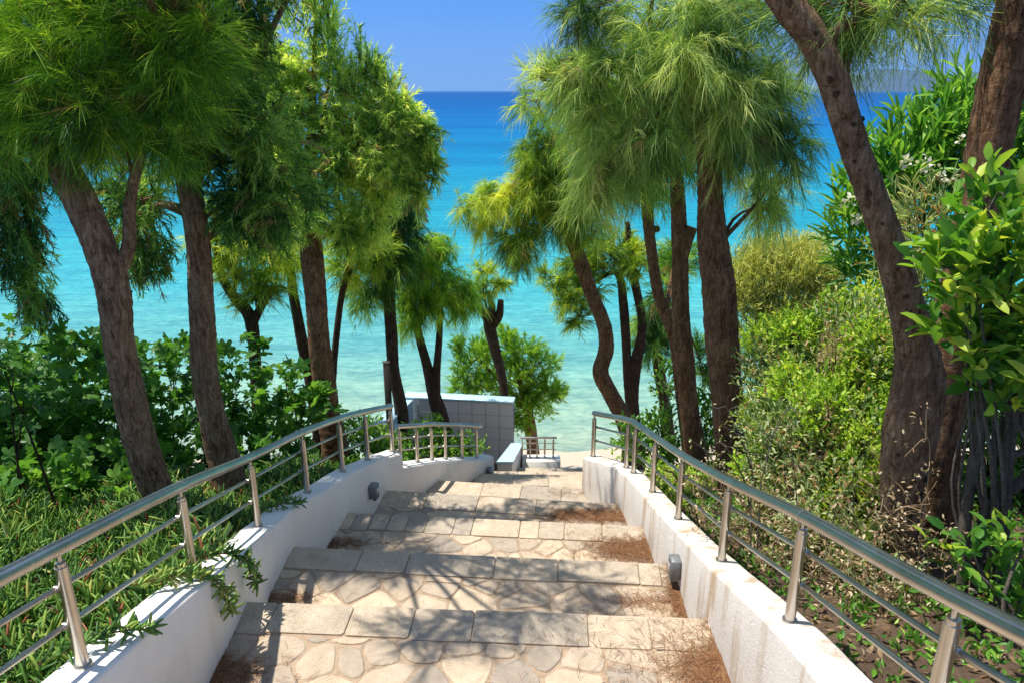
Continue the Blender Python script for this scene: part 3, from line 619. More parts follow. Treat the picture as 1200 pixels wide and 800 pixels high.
def tree(label, D, trunk, clumps, style, leaf, bark='bark', limbs=(), dens=1.0, group=TREE_GROUP, name='tamarisk_tree', stubs=(), base=None, sides=14, tint=None, bush=False, knots=0):
    """trunk: (px, py, width px, dD) from base up; clumps: (px, py, rx px, ry px, dD[, style])"""
    pt = lambda t: P(t[0], t[1], D + (t[3] if len(t) > 3 else 0))
    T = [pt(t) for t in trunk]; Rr = [.75 * t[2] / 2 * np.linalg.norm(p - [0, 0, CZ]) / F for t, p in zip(trunk, T)]
    gz = float(ground(T[0][0], T[0][1])); b0 = np.array([T[0][0], T[0][1], gz])
    if T[0][2] > gz + .02: T = [b0 - [0, 0, .1]] + T; Rr = [Rr[0] * 1.25] + Rr
    else: T[0][2] = min(T[0][2], gz - .05)
    root = empty(name, b0, label, 'shrub' if bush else 'tree', group)
    g = Geo(); tube(g, T, Rr, sides + 6, .075, .03); trunk_pts = catmull(np.array(T), .08)
    scars = []
    for _ in range(knots):
        kg = Geo(); scars.append(kg)
        k = rng.integers(len(trunk_pts) // 4, len(trunk_pts) - 6); q = trunk_pts[k]; t_ = nrm(trunk_pts[k + 1] - q); d_ = nrm(np.array([rng.normal(0, .7), -1, rng.normal(0, .2)])); d_ = nrm(d_ - t_ * (d_ @ t_))
        rk = np.interp(k, np.linspace(0, len(trunk_pts) - 1, len(Rr)), Rr); c_ = q + d_ * rk * .93; kr = rng.uniform(.006, .013)
        tube(kg, [c_ - d_ * .004, c_ + d_ * rng.uniform(.004, .014)], [kr * 1.5, kr * .8], 9, .1, smooth=False)
    tr_ = g.build('trunk', M[bark], root)
    for kg in scars: kg.build('branch_scar', M['bark_dark'], root)
    lg = Geo(); allp = [trunk_pts[len(trunk_pts) // 2:]]
    for L in limbs:
        lp = [pt(t) for t in L]; lr = [.84 * t[2] / 2 * np.linalg.norm(p - [0, 0, CZ]) / F for t, p in zip(L, lp)]
        tube(lg, lp, lr, 10, .05, .05); allp.append(catmull(np.array(lp), .08))
    for s in stubs:
        q = [pt(t) for t in s]; rr_ = [t[2] / 2 * np.linalg.norm(p - [0, 0, CZ]) / F for t, p in zip(s, q)]
        sg = Geo(); tube(sg, q, rr_, 10, .05, .03); so_ = sg.build('cut_stub', M[bark], root)
        dd = nrm(q[-1] - q[-2]); cg = Geo(); tube(cg, [q[-1] - dd * .004, q[-1] + dd * .006], rr_[-1] * .93, 10, smooth=False); cg.build('cut_face', M['cut'], so_)
    allp = np.vstack(allp); cg = Geo(); tw = Geo(); has = False
    for c in clumps:
        dD = c[4] if len(c) > 4 else 0; stl = c[5] if len(c) > 5 else style; dn = c[6] if len(c) > 6 else 1.0
        cen = P(c[0], c[1], D + dD); m = np.linalg.norm(cen - [0, 0, CZ]) / F
        rad = np.array([c[2] * m, (c[2] + c[3]) / 2 * m, c[3] * m])
        area = rad[0] * rad[2] * math.pi; st = STY[stl]
        cov = st['k'] * st['len'] * (st['w'] + st['wd'] * D) * .8
        n = int(max(6, dens * dn * 4.6 * (area + .02) / cov)); has = True
        tcl = None if tint is None else np.clip(tint + rng.normal(0, .19), 0, .85)
        sprays(cg, cen, rad * .82, int(n * .72) + 2, stl, D, tw, tcl)
        if c[1] > -40:
            for _ in range(4):                                      # smaller tufts breaking up the outline, each with its own tone
                off = nrm(rng.normal(size=3) + [0, -.35, .15]); tt = np.clip((.4 if tcl is None else tcl) + rng.normal(0, .26), .02, .85)
                sprays(cg, cen + off * rad * .82, rad * rng.uniform(.26, .42), int(n * .13) + 3, stl, D, tw, tt, off * .7)
        k = np.argmin(np.linalg.norm((allp - cen) * [1, 1, .7] + [0, 0, .15], axis=1)); a = allp[k]; v = cen - a; ln = np.linalg.norm(v)
        if ln > .1:
            mid = a + v * .5 + rng.normal(0, .06, 3) * ln + UP * .10 * ln
            tube(lg, [a, mid, cen], [min(.022, .010 + .018 * ln), min(.013, .009 + .006 * ln), .006], 7, .05, .1)
        for _ in range(7):
            e = cen + in_ball(1, .4)[1][0] * rad * .85; v2 = e - cen; tube(lg, [cen - v2 * .1, cen + v2 * .5 + rng.normal(0, .03, 3), e], [.008, .005, .003], 4, 0, .15)
    if lg.n: lg.build('branches', M[bark], root)
    if has: cg.build('crown', M[leaf], root); tw.build('twigs', M[bark], root)
    return root

# ---- left trees
tree('thick leaning tree on the far left with bright feathery needles above the ice plant', 4.3,
  [(190, 600, 50), (172, 540, 44), (152, 470, 42), (138, 400, 42), (132, 340, 46), (112, 280, 42), (85, 215, 40), (58, 165, 36), (38, 120, 30), (20, 60, 22)],
  [(60, 55, 85, 60), (150, 20, 85, 50), (195, 80, 62, 58), (120, 120, 70, 52), (20, 120, 55, 60), (195, 140, 45, 45), (-60, 60, 70, 80), (40, -60, 90, 60), (150, -70, 90, 50), (100, 70, 80, 60, .5), (180, 60, 60, 50, .4), (75, 160, 40, 26, -.1), (140, 160, 45, 30), (215, 40, 50, 45), (280, -120, 60, 45, -.3, 'needle', .6), (350, -150, 60, 40, -.3, 'needle', .5), (240, -60, 60, 40), (300, -200, 80, 50, -.6, 'needle', .6), (180, -120, 80, 50, -1.1, 'needle', .6), (280, -130, 70, 50, -1.0, 'needle', .6), (90, -140, 70, 50, -1.2, 'needle', .5)],  # sparse clumps high above the view are added to dapple the steps with shade
  'needle', 'needle_green', 'bark_pale', [[(134, 330, 20), (150, 290, 17), (152, 240, 15), (165, 180, 12), (185, 110, 10)], [(60, 170, 24), (110, 130, 22), (160, 80, 14), (200, 40, 9)]])
tree('tree leaning in from the left edge with a weeping branch hanging over the water', 6.2,
  [(-75, 640, 40), (-70, 500, 38), (-60, 350, 36), (-50, 220, 32), (-35, 140, 26), (-25, 60, 20)],
  [(15, 215, 32, 34), (30, 255, 26, 34), (22, 300, 22, 34), (40, 335, 18, 30), (36, 362, 12, 16, 0, 'hang'), (-30, 200, 40, 40), (-60, 100, 60, 60), (0, 165, 45, 35), (60, 200, 22, 22)],
  'hang', 'sprig_green', 'bark', [[(-45, 200, 16), (-10, 180, 12), (20, 200, 8), (32, 260, 5), (38, 330, 3)]], 1.0)
tree('straight thick tree with dense dark shaded crown, right of the leaning one', 5.4,
  [(268, 560, 48), (252, 500, 40), (240, 430, 36), (236, 360, 34), (232, 290, 34), (222, 220, 34), (212, 150, 30), (215, 70, 22)],
  [(225, 40, 62, 50), (280, 60, 48, 52), (250, 120, 62, 55), (305, 140, 55, 52), (325, 205, 46, 48), (285, 225, 46, 42), (165, 235, 38, 36), (160, 285, 24, 34, .3, 'hang'), (185, 300, 22, 24, .3, 'hang'), (300, 260, 42, 32, .2), (330, 250, 34, 36, .4), (260, 190, 42, 42), (250, -40, 80, 50), (285, -10, 48, 40), (390, -75, 60, 40, .5, 'sprig', .8), (300, -100, 60, 44, .2), (450, -95, 45, 35, .6, 'sprig', .6), (150, 220, 30, 30, .4), (200, 165, 45, 40)],  # thinner clumps above the view are added to shade the lower steps
  'sprig', 'sprig_green', 'bark_pale', [[(220, 220, 26), (250, 160, 20), (290, 100, 14), (310, 50, 8)], [(222, 250, 14), (190, 240, 10), (165, 260, 6)]], 1.0)
tree('thin forked dark tree between the fig leaves with yellow drooping foliage', 8.2,
  [(304, 500, 18), (300, 440, 17), (294, 375, 18), (275, 350, 14), (260, 325, 12), (252, 290, 9)],
  [(268, 280, 32, 28), (282, 315, 34, 26), (310, 330, 34, 20), (258, 255, 22, 22), (330, 300, 34, 26), (300, 350, 20, 12)],
  'brush', 'needle_yellow', 'bark_dark', [[(296, 380, 12), (306, 360, 10), (322, 335, 7)]], .9)
tree('stout tree behind the left handrail with light green spreading sprigs', 7.6,
  [(392, 520, 40), (385, 480, 34), (376, 420, 32), (370, 360, 32), (366, 300, 32), (360, 230, 24), (365, 150, 13), (368, 80, 7), (370, 10, 3)],
  [(350, 125, 46, 42), (395, 135, 46, 40), (440, 130, 42, 30), (475, 140, 24, 20), (425, 175, 44, 36), (470, 190, 30, 32), (385, 190, 46, 42), (430, 225, 38, 32), (395, 245, 38, 32), (350, 180, 46, 46), (415, 270, 28, 22), (345, 85, 32, 28, 0, 'sprig', .6), (302, 50, 28, 36), (445, 250, 22, 26), (352, 230, 38, 40), (495, 165, 16, 18), (480, 220, 16, 24), 
   (460, 165, 34, 30), (372, 30, 14, 46, 0, 'shoot', .45), (392, 60, 16, 40, 0, 'shoot', .5), (430, 85, 14, 40, 0, 'shoot', .5), (412, 95, 16, 30, 0, 'shoot', .6), (455, 100, 12, 22, 0, 'shoot', .6), (345, 20, 18, 40, 0, 'shoot', .25), (382, 5, 16, 34, 0, 'shoot', .6), (366, -20, 18, 30, 0, 'shoot', .7), (490, 185, 24, 20), (470, 150, 30, 26), (505, 180, 12, 16, 0, 'hang'), (440, 190, 44, 40), (330, 110, 40, 50), (310, 170, 36, 44), (500, 150, 20, 12, 0, 'sprig', .5), (508, 200, 12, 16, 0, 'sprig', .5), (490, 225, 14, 20, 0, 'hang', .5), (455, 115, 28, 14, 0, 'shoot', .5), (410, 95, 26, 16, 0, 'sprig', .6)],
  'sprig', 'sprig_light', 'bark', [[(362, 240, 16), (400, 190, 11), (445, 150, 7), (485, 140, 4)], [(364, 200, 8), (382, 120, 4), (390, 40, 2)], [(400, 190, 6), (426, 110, 3), (430, 55, 2)]], 1.1, tint=.62)
tree('slim dark tree half hidden just left of the stout trunk', 9.2,
  [(372, 500, 17), (362, 440, 17), (350, 380, 16), (342, 330, 14), (340, 280, 10)],
  [(345, 300, 26, 18), (320, 280, 26, 20)], 'brush', 'needle_yellow', 'bark_dark')
tree('slim tree with a tuft of yellow-green needles right of the stout trunk', 8.8,
  [(388, 500, 10), (392, 420, 10), (400, 350, 10), (412, 310, 9), (420, 280, 6)],
  [(425, 285, 32, 24), (405, 310, 26, 20), (440, 300, 22, 20), (410, 270, 26, 20)], 'brush', 'needle_yellow', 'bark_dark')
tree('slender dark tree beside the wooden post with drooping dark needles', 9.6,
  [(474, 520, 22), (470, 480, 20), (461, 430, 18), (458, 380, 18), (456, 330, 17), (452, 280, 12)],
  [(450, 285, 32, 34), (435, 320, 30, 26), (470, 270, 24, 40), (462, 310, 28, 24), (425, 345, 22, 20), (478, 240, 18, 30), (450, 250, 22, 24)], 'weep', 'needle_deep', 'bark_dark')
tree('twin-stemmed tree in the hedge with fine drooping green needles', 10.2,
  [(522, 530, 28), (516, 490, 26), (508, 460, 20), (498, 420, 14), (488, 380, 12), (482, 350, 9)],
  [(492, 300, 32, 34), (515, 320, 32, 30), (485, 345, 26, 28), (535, 335, 26, 24), (505, 350, 26, 22), (520, 285, 20, 16), (545, 350, 18, 22), (475, 365, 20, 22)], 'weep', 'needle_green', 'bark_dark',
  [[(510, 470, 16), (512, 430, 11), (515, 390, 9), (516, 350, 7)]], tint=.5)
tree('small pruned tree with knobbly stubs behind the tiled wall', 11.3,
  [(592, 480, 14), (588, 440, 14), (580, 410, 16), (574, 385, 18), (572, 372, 16)],
  [(570, 335, 24, 11), (556, 345, 14, 9), (586, 330, 13, 8), (566, 318, 12, 9)], 'brush', 'needle_yellow', 'bark_dark', [], .8, stubs=[[(573, 380, 9), (565, 365, 8), (561, 358, 8)], [(575, 376, 9), (577, 362, 8), (575, 353, 7)], [(578, 382, 10), (585, 370, 10), (587, 352, 7)]])
tree('bright lime-green rounded tamarisk bush overhanging the tiled wall', 13.0,
  [(625, 530, 20), (622, 500, 18), (615, 470, 12), (605, 430, 8)],
  [(552, 425, 26, 34), (575, 405, 26, 24), (605, 410, 28, 26), (632, 425, 28, 28), (600, 445, 40, 32), (640, 455, 28, 24), (620, 475, 36, 22), (570, 455, 32, 30), (595, 395, 16, 14), (540, 440, 16, 26), (655, 460, 12, 14), (585, 480, 30, 22), (605, 497, 18, 12)],
  'plume', 'bush_lime', 'bark', [[(618, 480, 9), (590, 450, 6), (560, 420, 4)], [(620, 480, 9), (640, 450, 5)]], .9, group=None, name='tamarisk_bush', bush=True)

# ---- right trees
tree('slim curving trunk at the end of the right railing, foliage plume over the sea', 8.7,
  [(742, 525, 34), (733, 492, 28), (716, 462, 24), (704, 436, 24), (710, 410, 24), (707, 380, 22), (692, 340, 20), (680, 305, 21), (668, 268, 20), (660, 220, 14), (650, 170, 9)],
  [(640, 205, 40, 36, 0, 'weep', 1.3), (600, 230, 38, 24, 0, 'weep', 1.2), (563, 236, 30, 18, 0, 'weep', 1.0), (612, 275, 30, 30, 0, 'weep', 1.2), (650, 250, 40, 30, 0, 'weep', 1.2), (630, 180, 30, 26), (660, 235, 34, 30), (690, 215, 36, 34), (605, 295, 18, 18, 0, 'weep', .8), (640, 165, 28, 28), (690, 260, 26, 18), (575, 260, 20, 14, 0, 'weep', .6), (630, 120, 26, 26, 0, 'weep', .5)],
  'weep', 'needle_yellow', 'bark', [[(665, 262, 12), (640, 240, 8), (605, 228, 5), (560, 235, 3)]], .95, tint=.42)
tree('slim double trunk behind the curved one, with low yellow foliage', 10.4,
  [(744, 510, 20), (742, 470, 17), (744, 430, 18), (753, 385, 14), (744, 330, 13), (738, 295, 11), (735, 260, 8)],
  [(665, 345, 26, 22), (690, 325, 30, 24), (680, 370, 22, 13), (645, 325, 18, 16), (720, 300, 32, 26), (755, 305, 28, 24), (700, 290, 28, 20), (680, 300, 22, 20)],
  'brush', 'needle_yellow', 'bark_dark', [[(740, 490, 14), (735, 430, 13), (731, 360, 13), (722, 320, 8), (690, 335, 5)]], 1.0)
tree('dark slim tree far back between the right trunks', 12.0,
  [(782, 510, 20), (778, 470, 17), (772, 430, 17), (766, 390, 12)], [(765, 400, 24, 20), (780, 385, 26, 24), (770, 365, 26, 20), (750, 380, 18, 18)], 'weep', 'needle_deep', 'bark_dark')
tree('crooked leaning tree crossing behind the sawn one', 7.4,
  [(808, 540, 18), (798, 470, 16), (790, 400, 16), (772, 345, 17), (763, 290, 17), (757, 225, 17), (750, 160, 10)],
  [(720, 190, 38, 34), (750, 210, 34, 26), (735, 150, 40, 40), (700, 160, 34, 36), (780, 330, 16, 28, .8, 'brush'), (800, 300, 20, 34, 1.0, 'brush'), (820, 420, 14, 34, 1.2, 'brush')], 'weep', 'needle_green', 'bark', stubs=[[(762, 270, 9), (772, 268, 7)]], tint=.4)
tree('straight trunk with a sawn-off pale branch stub', 6.6,
  [(822, 560, 40), (814, 530, 34), (808, 480, 29), (802, 420, 27), (797, 350, 26), (796, 290, 24), (793, 220, 20), (785, 140, 12)],
  [(760, 120, 46, 44), (790, 170, 42, 40), (720, 100, 42, 38), (690, 120, 34, 44)], 'weep', 'needle_green', 'bark', stubs=[[(797, 305, 18), (803, 285, 17), (810, 267, 15)]], tint=.45)
tree('thick brown trunk under the largest mop of drooping needles', 5.4,
  [(868, 575, 68), (860, 530, 50), (852, 470, 46), (848, 410, 48), (843, 340, 47), (836, 280, 44), (832, 230, 38), (828, 170, 32), (815, 100, 22)],
  [(690, 95, 42, 50), (735, 70, 55, 50), (795, 80, 60, 60), (855, 90, 58, 55), (905, 110, 40, 55), (765, 140, 52, 44), (835, 150, 52, 40), (700, 165, 36, 48), (880, 165, 40, 34), (780, 20, 70, 46), (860, 25, 60, 46), (925, 165, 20, 30), (660, 90, 26, 26, 0, 'needle', .6), (640, 88, 28, 12, 0, 'needle', .5), (680, 10, 36, 26), (905, 215, 26, 32, .3, 'weep', .7), (890, 240, 18, 28, .3, 'weep', .6), (730, 200, 40, 26), (800, -50, 70, 30, 0, 'weep', .6), (690, 225, 26, 24)],
  'weep', 'needle_dusty', 'bark', [[(830, 180, 22), (790, 120, 16), (730, 80, 10), (670, 70, 5)], [(830, 170, 18), (870, 110, 13), (910, 80, 8)]], 0.86, tint=.45)
tree('bare leaning foreground trunk with branch scars and swollen base, by the right railing', 3.25,
  [(1056, 740, 60), (1056, 660, 54), (1060, 580, 56), (1066, 510, 66), (1076, 450, 62), (1070, 390, 48), (1048, 310, 42), (1026, 240, 39), (1000, 165, 38), (975, 90, 38), (950, 40, 38), (920, 0, 38), (880, -60, 34)],
  [(1000, 0, 60, 32), (1050, 5, 45, 26), (960, 10, 45, 26, .2), (1010, 40, 26, 20, .1, 'weep', .3), (985, 40, 26, 28, .2, 'weep', .5), (930, -10, 50, 36, .3), (1090, -15, 45, 28, 0, 'weep', .6), (840, -110, 70, 40, .2)],
  'needle', 'needle_dusty', 'bark_pale', [[(960, 55, 14), (990, 30, 12), (1040, 0, 7)]], .5, sides=28, tint=.4, knots=34)
tree('dark upright foreground trunk at the right edge, behind the broad leaves', 3.6,
  [(1094, 660, 56), (1100, 520, 54), (1112, 420, 54), (1136, 300, 54), (1152, 210, 54), (1170, 120, 54), (1186, 40, 54), (1200, -40, 48), (1205, -120, 36)],
  [(1250, -120, 80, 50), (1180, -130, 80, 40), (1150, -20, 30, 30, .2, 'weep', .4)],
  'needle', 'needle_dusty', 'bark', [[(1190, -20, 20), (1160, -40, 12), (1140, -10, 6)]], .6, sides=18)

# ------------------------------------------------------------------ shrubs
def leaf_cloud(g, cen, rad, n, L, W, tpl, upb=.6, droop=0, tint=.5, var=.3, bias=.42, out=.8, stems=None, per=1, spread=.05):
    d, q = in_ball(n, bias); b = cen + q * rad
    if per > 1:
        if stems is not None:
            for k in range(0, n, 14): tube(stems, [cen - [0, 0, rad[2] * .6], b[k] * .6 + cen * .4 + rng.normal(0, .02, 3), b[k]], [.006, .004, .002], 4, 0, .2)
        ax = nrm(d * out + rng.normal(size=(n, 3)) * .4 + UP * upb)
        b = (b[:, None] + ax[:, None] * (np.linspace(0, 1, per)[None, :, None] * spread)).reshape(-1, 3); d = np.repeat(ax, per, 0); n = n * per
    dr = nrm(d * out + rng.normal(size=(n, 3)) * .6 + UP * (upb - droop)); nrmv = nrm(UP * 1.0 + rng.normal(size=(n, 3)) * .45)
    s = rng.uniform(.6, 1.2, n); leaves(g, b, dr, nrmv, L * s, W * s, tpl, np.clip(tint + rng.normal(0, var, n), 0, 1))
def shrub(name, label, D, clumps, leaf, tpl, L, W, nper, cat='shrub', group=None, stem='bark_dark', tint=.45, var=.25, per=5, spread=.1, upb=.5, droop=0, foot=None, part='leaves', out=.8, dens=1.9):
    c0 = clumps[0]; fp = P(c0[0], c0[1], D) if foot is None else hit_ground(*foot) if len(foot) == 2 else P(foot[0], foot[1], foot[2])
    b0 = np.array([fp[0], fp[1], float(ground(fp[0], fp[1]))]); root = empty(name, b0, label, cat, group); g = Geo(); s = Geo()
    for c in clumps:
        cen = P(c[0], c[1], D + (c[4] if len(c) > 4 else 0)); m = np.linalg.norm(cen - [0, 0, CZ]) / F; rad = np.array([c[2] * m, (c[2] + c[3]) / 2 * m, c[3] * m])
        n = int(nper * dens * rad[0] * rad[2] * math.pi) + 4; a = rng.normal(0, .08)
        leaf_cloud(g, cen, rad * .9, n, L, W, tpl, upb, droop, tint + a, var, stems=s, per=per, spread=spread, out=out)
        tube(s, [b0 + rng.normal(0, .05, 3) * [1, 1, 0] - [0, 0, .05], (b0 + cen) / 2 + rng.normal(0, .08, 3), cen], [.011, .008, .004], 6, .05, .12)
    s.build('stems', M[stem], root); o = g.build(part, M[leaf], root); return root, o, b0

# fig bushes behind the left trunks
shrub('fig_bush', 'large-leaved fig bush filling the slope left of the leaning trunk', 6.4, [(30, 470, 60, 60), (100, 440, 60, 44), (60, 530, 70, 55), (130, 500, 55, 60), (-30, 480, 60, 70), (110, 560, 60, 36), (20, 570, 60, 40), (-20, 560, 50, 50), (30, 575, 60, 30, -1.1), (110, 575, 50, 26, -1.2), (-30, 590, 50, 30, -1.6)], 'fig', FIG, .20, .19, 40, per=4, spread=.14, foot=(60, 580, 6.6), upb=.25, group='fig bushes behind the left trunks', dens=1.7)
shrub('fig_bush', 'fig bush with lobed leaves between the two thick left trunks', 7.0, [(200, 440, 42, 36), (185, 490, 40, 50), (215, 530, 45, 40), (140, 420, 30, 24), (165, 550, 45, 40), (270, 420, 26, 24), (275, 470, 32, 40), (285, 515, 34, 36), (225, 545, 30, 26, -.9), (290, 535, 26, 24, -.6), (330, 530, 24, 22, -.2)], 'fig', FIG, .18, .17, 42, per=4, spread=.13, foot=(210, 560, 7.0), tint=.35, upb=.25, group='fig bushes behind the left trunks', dens=1.7)
shrub('fig_bush', 'fig bush with lobed leaves reaching out over the left handrail', 7.0, [(335, 455, 30, 20), (355, 475, 30, 20), (330, 495, 36, 26), (375, 480, 20, 14), (320, 530, 30, 24)], 'fig', FIG, .17, .16, 46, per=4, spread=.12, foot=(330, 530, 7.0), tint=.45, upb=.2, group='fig bushes behind the left trunks', dens=1.7)
shrub('fig_branch', 'young fig shoot standing alone at the left edge above the bush', 4.9, [(10, 440, 26, 30), (-5, 410, 22, 24), (28, 470, 22, 16)], 'fig', FIG, .11, .10, 60, per=4, spread=.12, foot=(45, 560, 4.9), tint=.3, upb=.1)
# small-leaf hedge behind left rails
shrub('hedge_bush', 'bright small-leaved hedge behind the far end of the left handrail', 7.8, [(410, 520, 26, 22), (440, 515, 24, 20), (425, 500, 22, 12), (455, 530, 24, 20), (400, 545, 20, 14), (380, 545, 24, 16)], 'hedge', OVAL, .05, .024, 330, per=6, spread=.09, foot=(425, 540, 7.8), group='hedge bushes behind the left railings')
shrub('hedge_bush', 'bright small-leaved hedge behind the short railing in front of the tiled wall', 8.3, [(490, 520, 26, 22), (520, 525, 26, 20), (550, 525, 18, 16), (478, 545, 20, 14), (505, 500, 18, 10), (535, 540, 26, 10)], 'hedge', OVAL, .05, .024, 330, per=6, spread=.09, foot=(515, 550, 8.3), group='hedge bushes behind the left railings')
# right: shrubs
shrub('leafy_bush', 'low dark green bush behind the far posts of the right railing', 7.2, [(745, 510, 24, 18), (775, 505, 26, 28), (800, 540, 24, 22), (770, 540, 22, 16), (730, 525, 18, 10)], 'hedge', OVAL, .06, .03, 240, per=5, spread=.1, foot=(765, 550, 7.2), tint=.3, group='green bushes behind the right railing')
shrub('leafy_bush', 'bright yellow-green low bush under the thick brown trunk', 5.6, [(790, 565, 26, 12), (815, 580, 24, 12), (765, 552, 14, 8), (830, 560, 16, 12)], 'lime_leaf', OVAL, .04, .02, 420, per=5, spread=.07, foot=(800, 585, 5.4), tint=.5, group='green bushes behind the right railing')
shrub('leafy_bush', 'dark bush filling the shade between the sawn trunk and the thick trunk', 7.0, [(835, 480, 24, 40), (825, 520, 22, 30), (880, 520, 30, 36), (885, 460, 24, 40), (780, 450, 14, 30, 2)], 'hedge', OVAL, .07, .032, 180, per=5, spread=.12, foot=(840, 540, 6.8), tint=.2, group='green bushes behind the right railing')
shrub('broom_bush', 'dry yellowish twiggy bush behind the thick brown trunk', 7.2, [(915, 320, 44, 30), (950, 325, 36, 34), (890, 345, 34, 40), (930, 370, 46, 36), (965, 360, 24, 30), (868, 340, 22, 40), (905, 300, 26, 16), (950, 300, 18, 14), (880, 310, 18, 16), (975, 335, 14, 18), (900, 400, 40, 36), (950, 400, 36, 30)], 'broom', LANCE, .06, .008, 600, per=7, spread=.16, foot=(920, 440, 7.2), upb=1.0, out=.5, stem='stem_grey', dens=2.6)
shrub('olive_bush', 'silvery small-leaved shrub tangle left of the leaning foreground trunk', 3.9, [(905, 440, 36, 44, .9), (945, 450, 42, 44, .6), (990, 440, 36, 44, .4), (915, 510, 44, 40, .3), (960, 520, 46, 44), (1005, 510, 34, 48), (1030, 440, 24, 40, .2), (985, 385, 30, 28, .7), (1020, 385, 24, 24, .4), (930, 570, 40, 34), (985, 585, 42, 36, -.3), (1020, 570, 30, 44, -.2), (885, 580, 24, 26, .3), (960, 620, 30, 24, -.5), (905, 600, 22, 16, .1), (1010, 640, 26, 24, -.7), (930, 640, 26, 16, -.5), (985, 665, 30, 18, -.8), (1035, 690, 26, 22, -1.0), (890, 610, 20, 14, -.1)], 'olive', OVAL, .042, .015, 520, per=8, spread=.11, foot=(960, 640, 3.7), upb=.6, tint=.5, var=.38, dens=1.9, stem='stem_grey')
shrub('golden_bush', 'yellow-green leafy bush lit by the sun beside the silvery shrub', 4.2, [(1010, 410, 26, 34), (1030, 440, 24, 40), (905, 530, 22, 36, .2), (1000, 460, 26, 34, -.1), (965, 430, 22, 24, .4), (890, 490, 22, 26, .6), (1035, 500, 14, 40, -.3), (940, 400, 26, 22, 1.2), (895, 400, 24, 26, 1.6), (950, 540, 24, 40, -.1), (915, 590, 26, 18, -.2), (975, 600, 24, 22, -.6), (1030, 580, 18, 30, -.7), (960, 650, 22, 12, -.7), (880, 555, 18, 22, .2), (930, 395, 28, 26, .5), (980, 375, 28, 26, .6), (1015, 365, 24, 26, .6), (1045, 400, 20, 30, .3), (960, 480, 28, 40, -.25), (925, 455, 24, 30, .2), (1000, 530, 26, 40, -.45), (1010, 650, 24, 20, -.95), (1060, 720, 22, 16, -1.2)], 'lime_leaf', OVAL, .037, .017, 680, per=6, spread=.09, foot=(1000, 560, 4.2), tint=.5, stem='stem_grey', dens=3.2)
shrub('dry_bush', 'brown dried weed stalks standing in the silvery shrub', 3.8, [(970, 440, 9, 60, .3), (965, 520, 9, 50), (1005, 540, 9, 40), (925, 570, 14, 26), (960, 590, 18, 24), (890, 600, 14, 14), (1020, 600, 14, 26, -.3), (1040, 560, 10, 40, -.4)], 'dry', LANCE, .026, .008, 900, per=5, spread=.07, foot=(960, 640, 3.7), tint=.3, upb=.8)
ob, _, ob0 = shrub('oleander_bush', 'tall oleander bush with white flowers and long narrow leaves, between the two foreground trunks', 5.6, [(1085, 165, 40, 30), (1125, 140, 28, 26), (1050, 200, 46, 30), (1100, 190, 44, 32), (1030, 240, 38, 30), (1080, 230, 40, 30), (1020, 280, 34, 34), (1130, 160, 34, 40), (1195, 170, 40, 60), (1185, 250, 40, 50), (1230, 200, 50, 80), (1000, 260, 24, 24), (1128, 112, 16, 12), (1020, 330, 30, 30)], 'oleander', LANCE, .17, .026, 95, per=9, spread=.14, foot=(1080, 420, 5.6), upb=.7, tint=.5)
for k, (px, py, r_) in enumerate([(1087, 191, 11), (1111, 207, 9), (1132, 165, 8), (994, 236, 7), (1070, 262, 7), (1062, 190, 6), (1005, 258, 5)]):
    g = Geo(); c = P(px, py, 5.15); m = 5.4 / F; leaf_cloud(g, c, np.array([r_, r_, r_ * .8]) * m, 26, .034, .026, OVAL, .3, 0, .5, .4); g.build('flower_cluster', M['petal'], ob)
shrub('wild_grass_tangle', 'pale tangle of dry grassy stems below the white oleander flowers', 4.6, [(1075, 290, 34, 36), (1100, 330, 30, 40), (1085, 250, 30, 26), (1060, 340, 22, 34)], 'olive', LANCE, .12, .006, 230, per=6, spread=.12, foot=(1090, 480, 4.4), upb=.6, tint=.65)
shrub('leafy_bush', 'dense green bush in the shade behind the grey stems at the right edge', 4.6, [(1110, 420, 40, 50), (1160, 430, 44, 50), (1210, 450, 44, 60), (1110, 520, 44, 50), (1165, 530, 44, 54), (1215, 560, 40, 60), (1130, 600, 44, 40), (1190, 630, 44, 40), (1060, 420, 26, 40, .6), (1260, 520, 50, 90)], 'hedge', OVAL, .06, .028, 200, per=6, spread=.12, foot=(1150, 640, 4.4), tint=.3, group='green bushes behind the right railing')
# broad leaved foreground bush
bb, _, bb0 = shrub('broadleaf_bush', 'glossy broad-leaved bush at the right edge with big oval leaves', 2.75, [(1165, 270, 34, 34), (1140, 310, 38, 30), (1185, 330, 40, 44), (1130, 350, 34, 26), (1170, 390, 44, 36), (1160, 235, 20, 22), (1215, 280, 40, 60), (1215, 380, 40, 60), (1190, 440, 40, 40), (1125, 335, 24, 20), (1150, 430, 26, 20), (1185, 480, 30, 24), (1135, 400, 22, 18)], 'broad', OVAL, .10, .045, 115, per=6, spread=.13, foot=(1165, 690, 2.75), upb=.6, tint=.6, stem='stem_grey', var=.3)
g = Geo()
for a in ([(1128, 700, 14), (1132, 600, 14), (1142, 540, 14), (1150, 480, 12), (1160, 400, 9)], [(1172, 690, 16), (1176, 600, 16), (1182, 530, 14), (1190, 460, 12), (1185, 380, 8)], [(1148, 680, 14), (1150, 620, 15), (1165, 590, 16), (1200, 560, 14), (1240, 520, 12)], [(1205, 700, 14), (1210, 600, 14), (1200, 500, 11), (1180, 400, 8)], [(1180, 535, 10), (1215, 520, 9), (1250, 470, 7)]):
    q = [P(t[0], t[1], 2.8) for t in a]; q[0][2] = min(q[0][2], float(ground(q[0][0], q[0][1])) - .03) if a[0][1] > 670 else q[0][2]; tube(g, q, [t[2] / 2 * 3 / F for t in a], 9, .07, .04)
g.build('grey_stems', M['stem_grey'], bb)
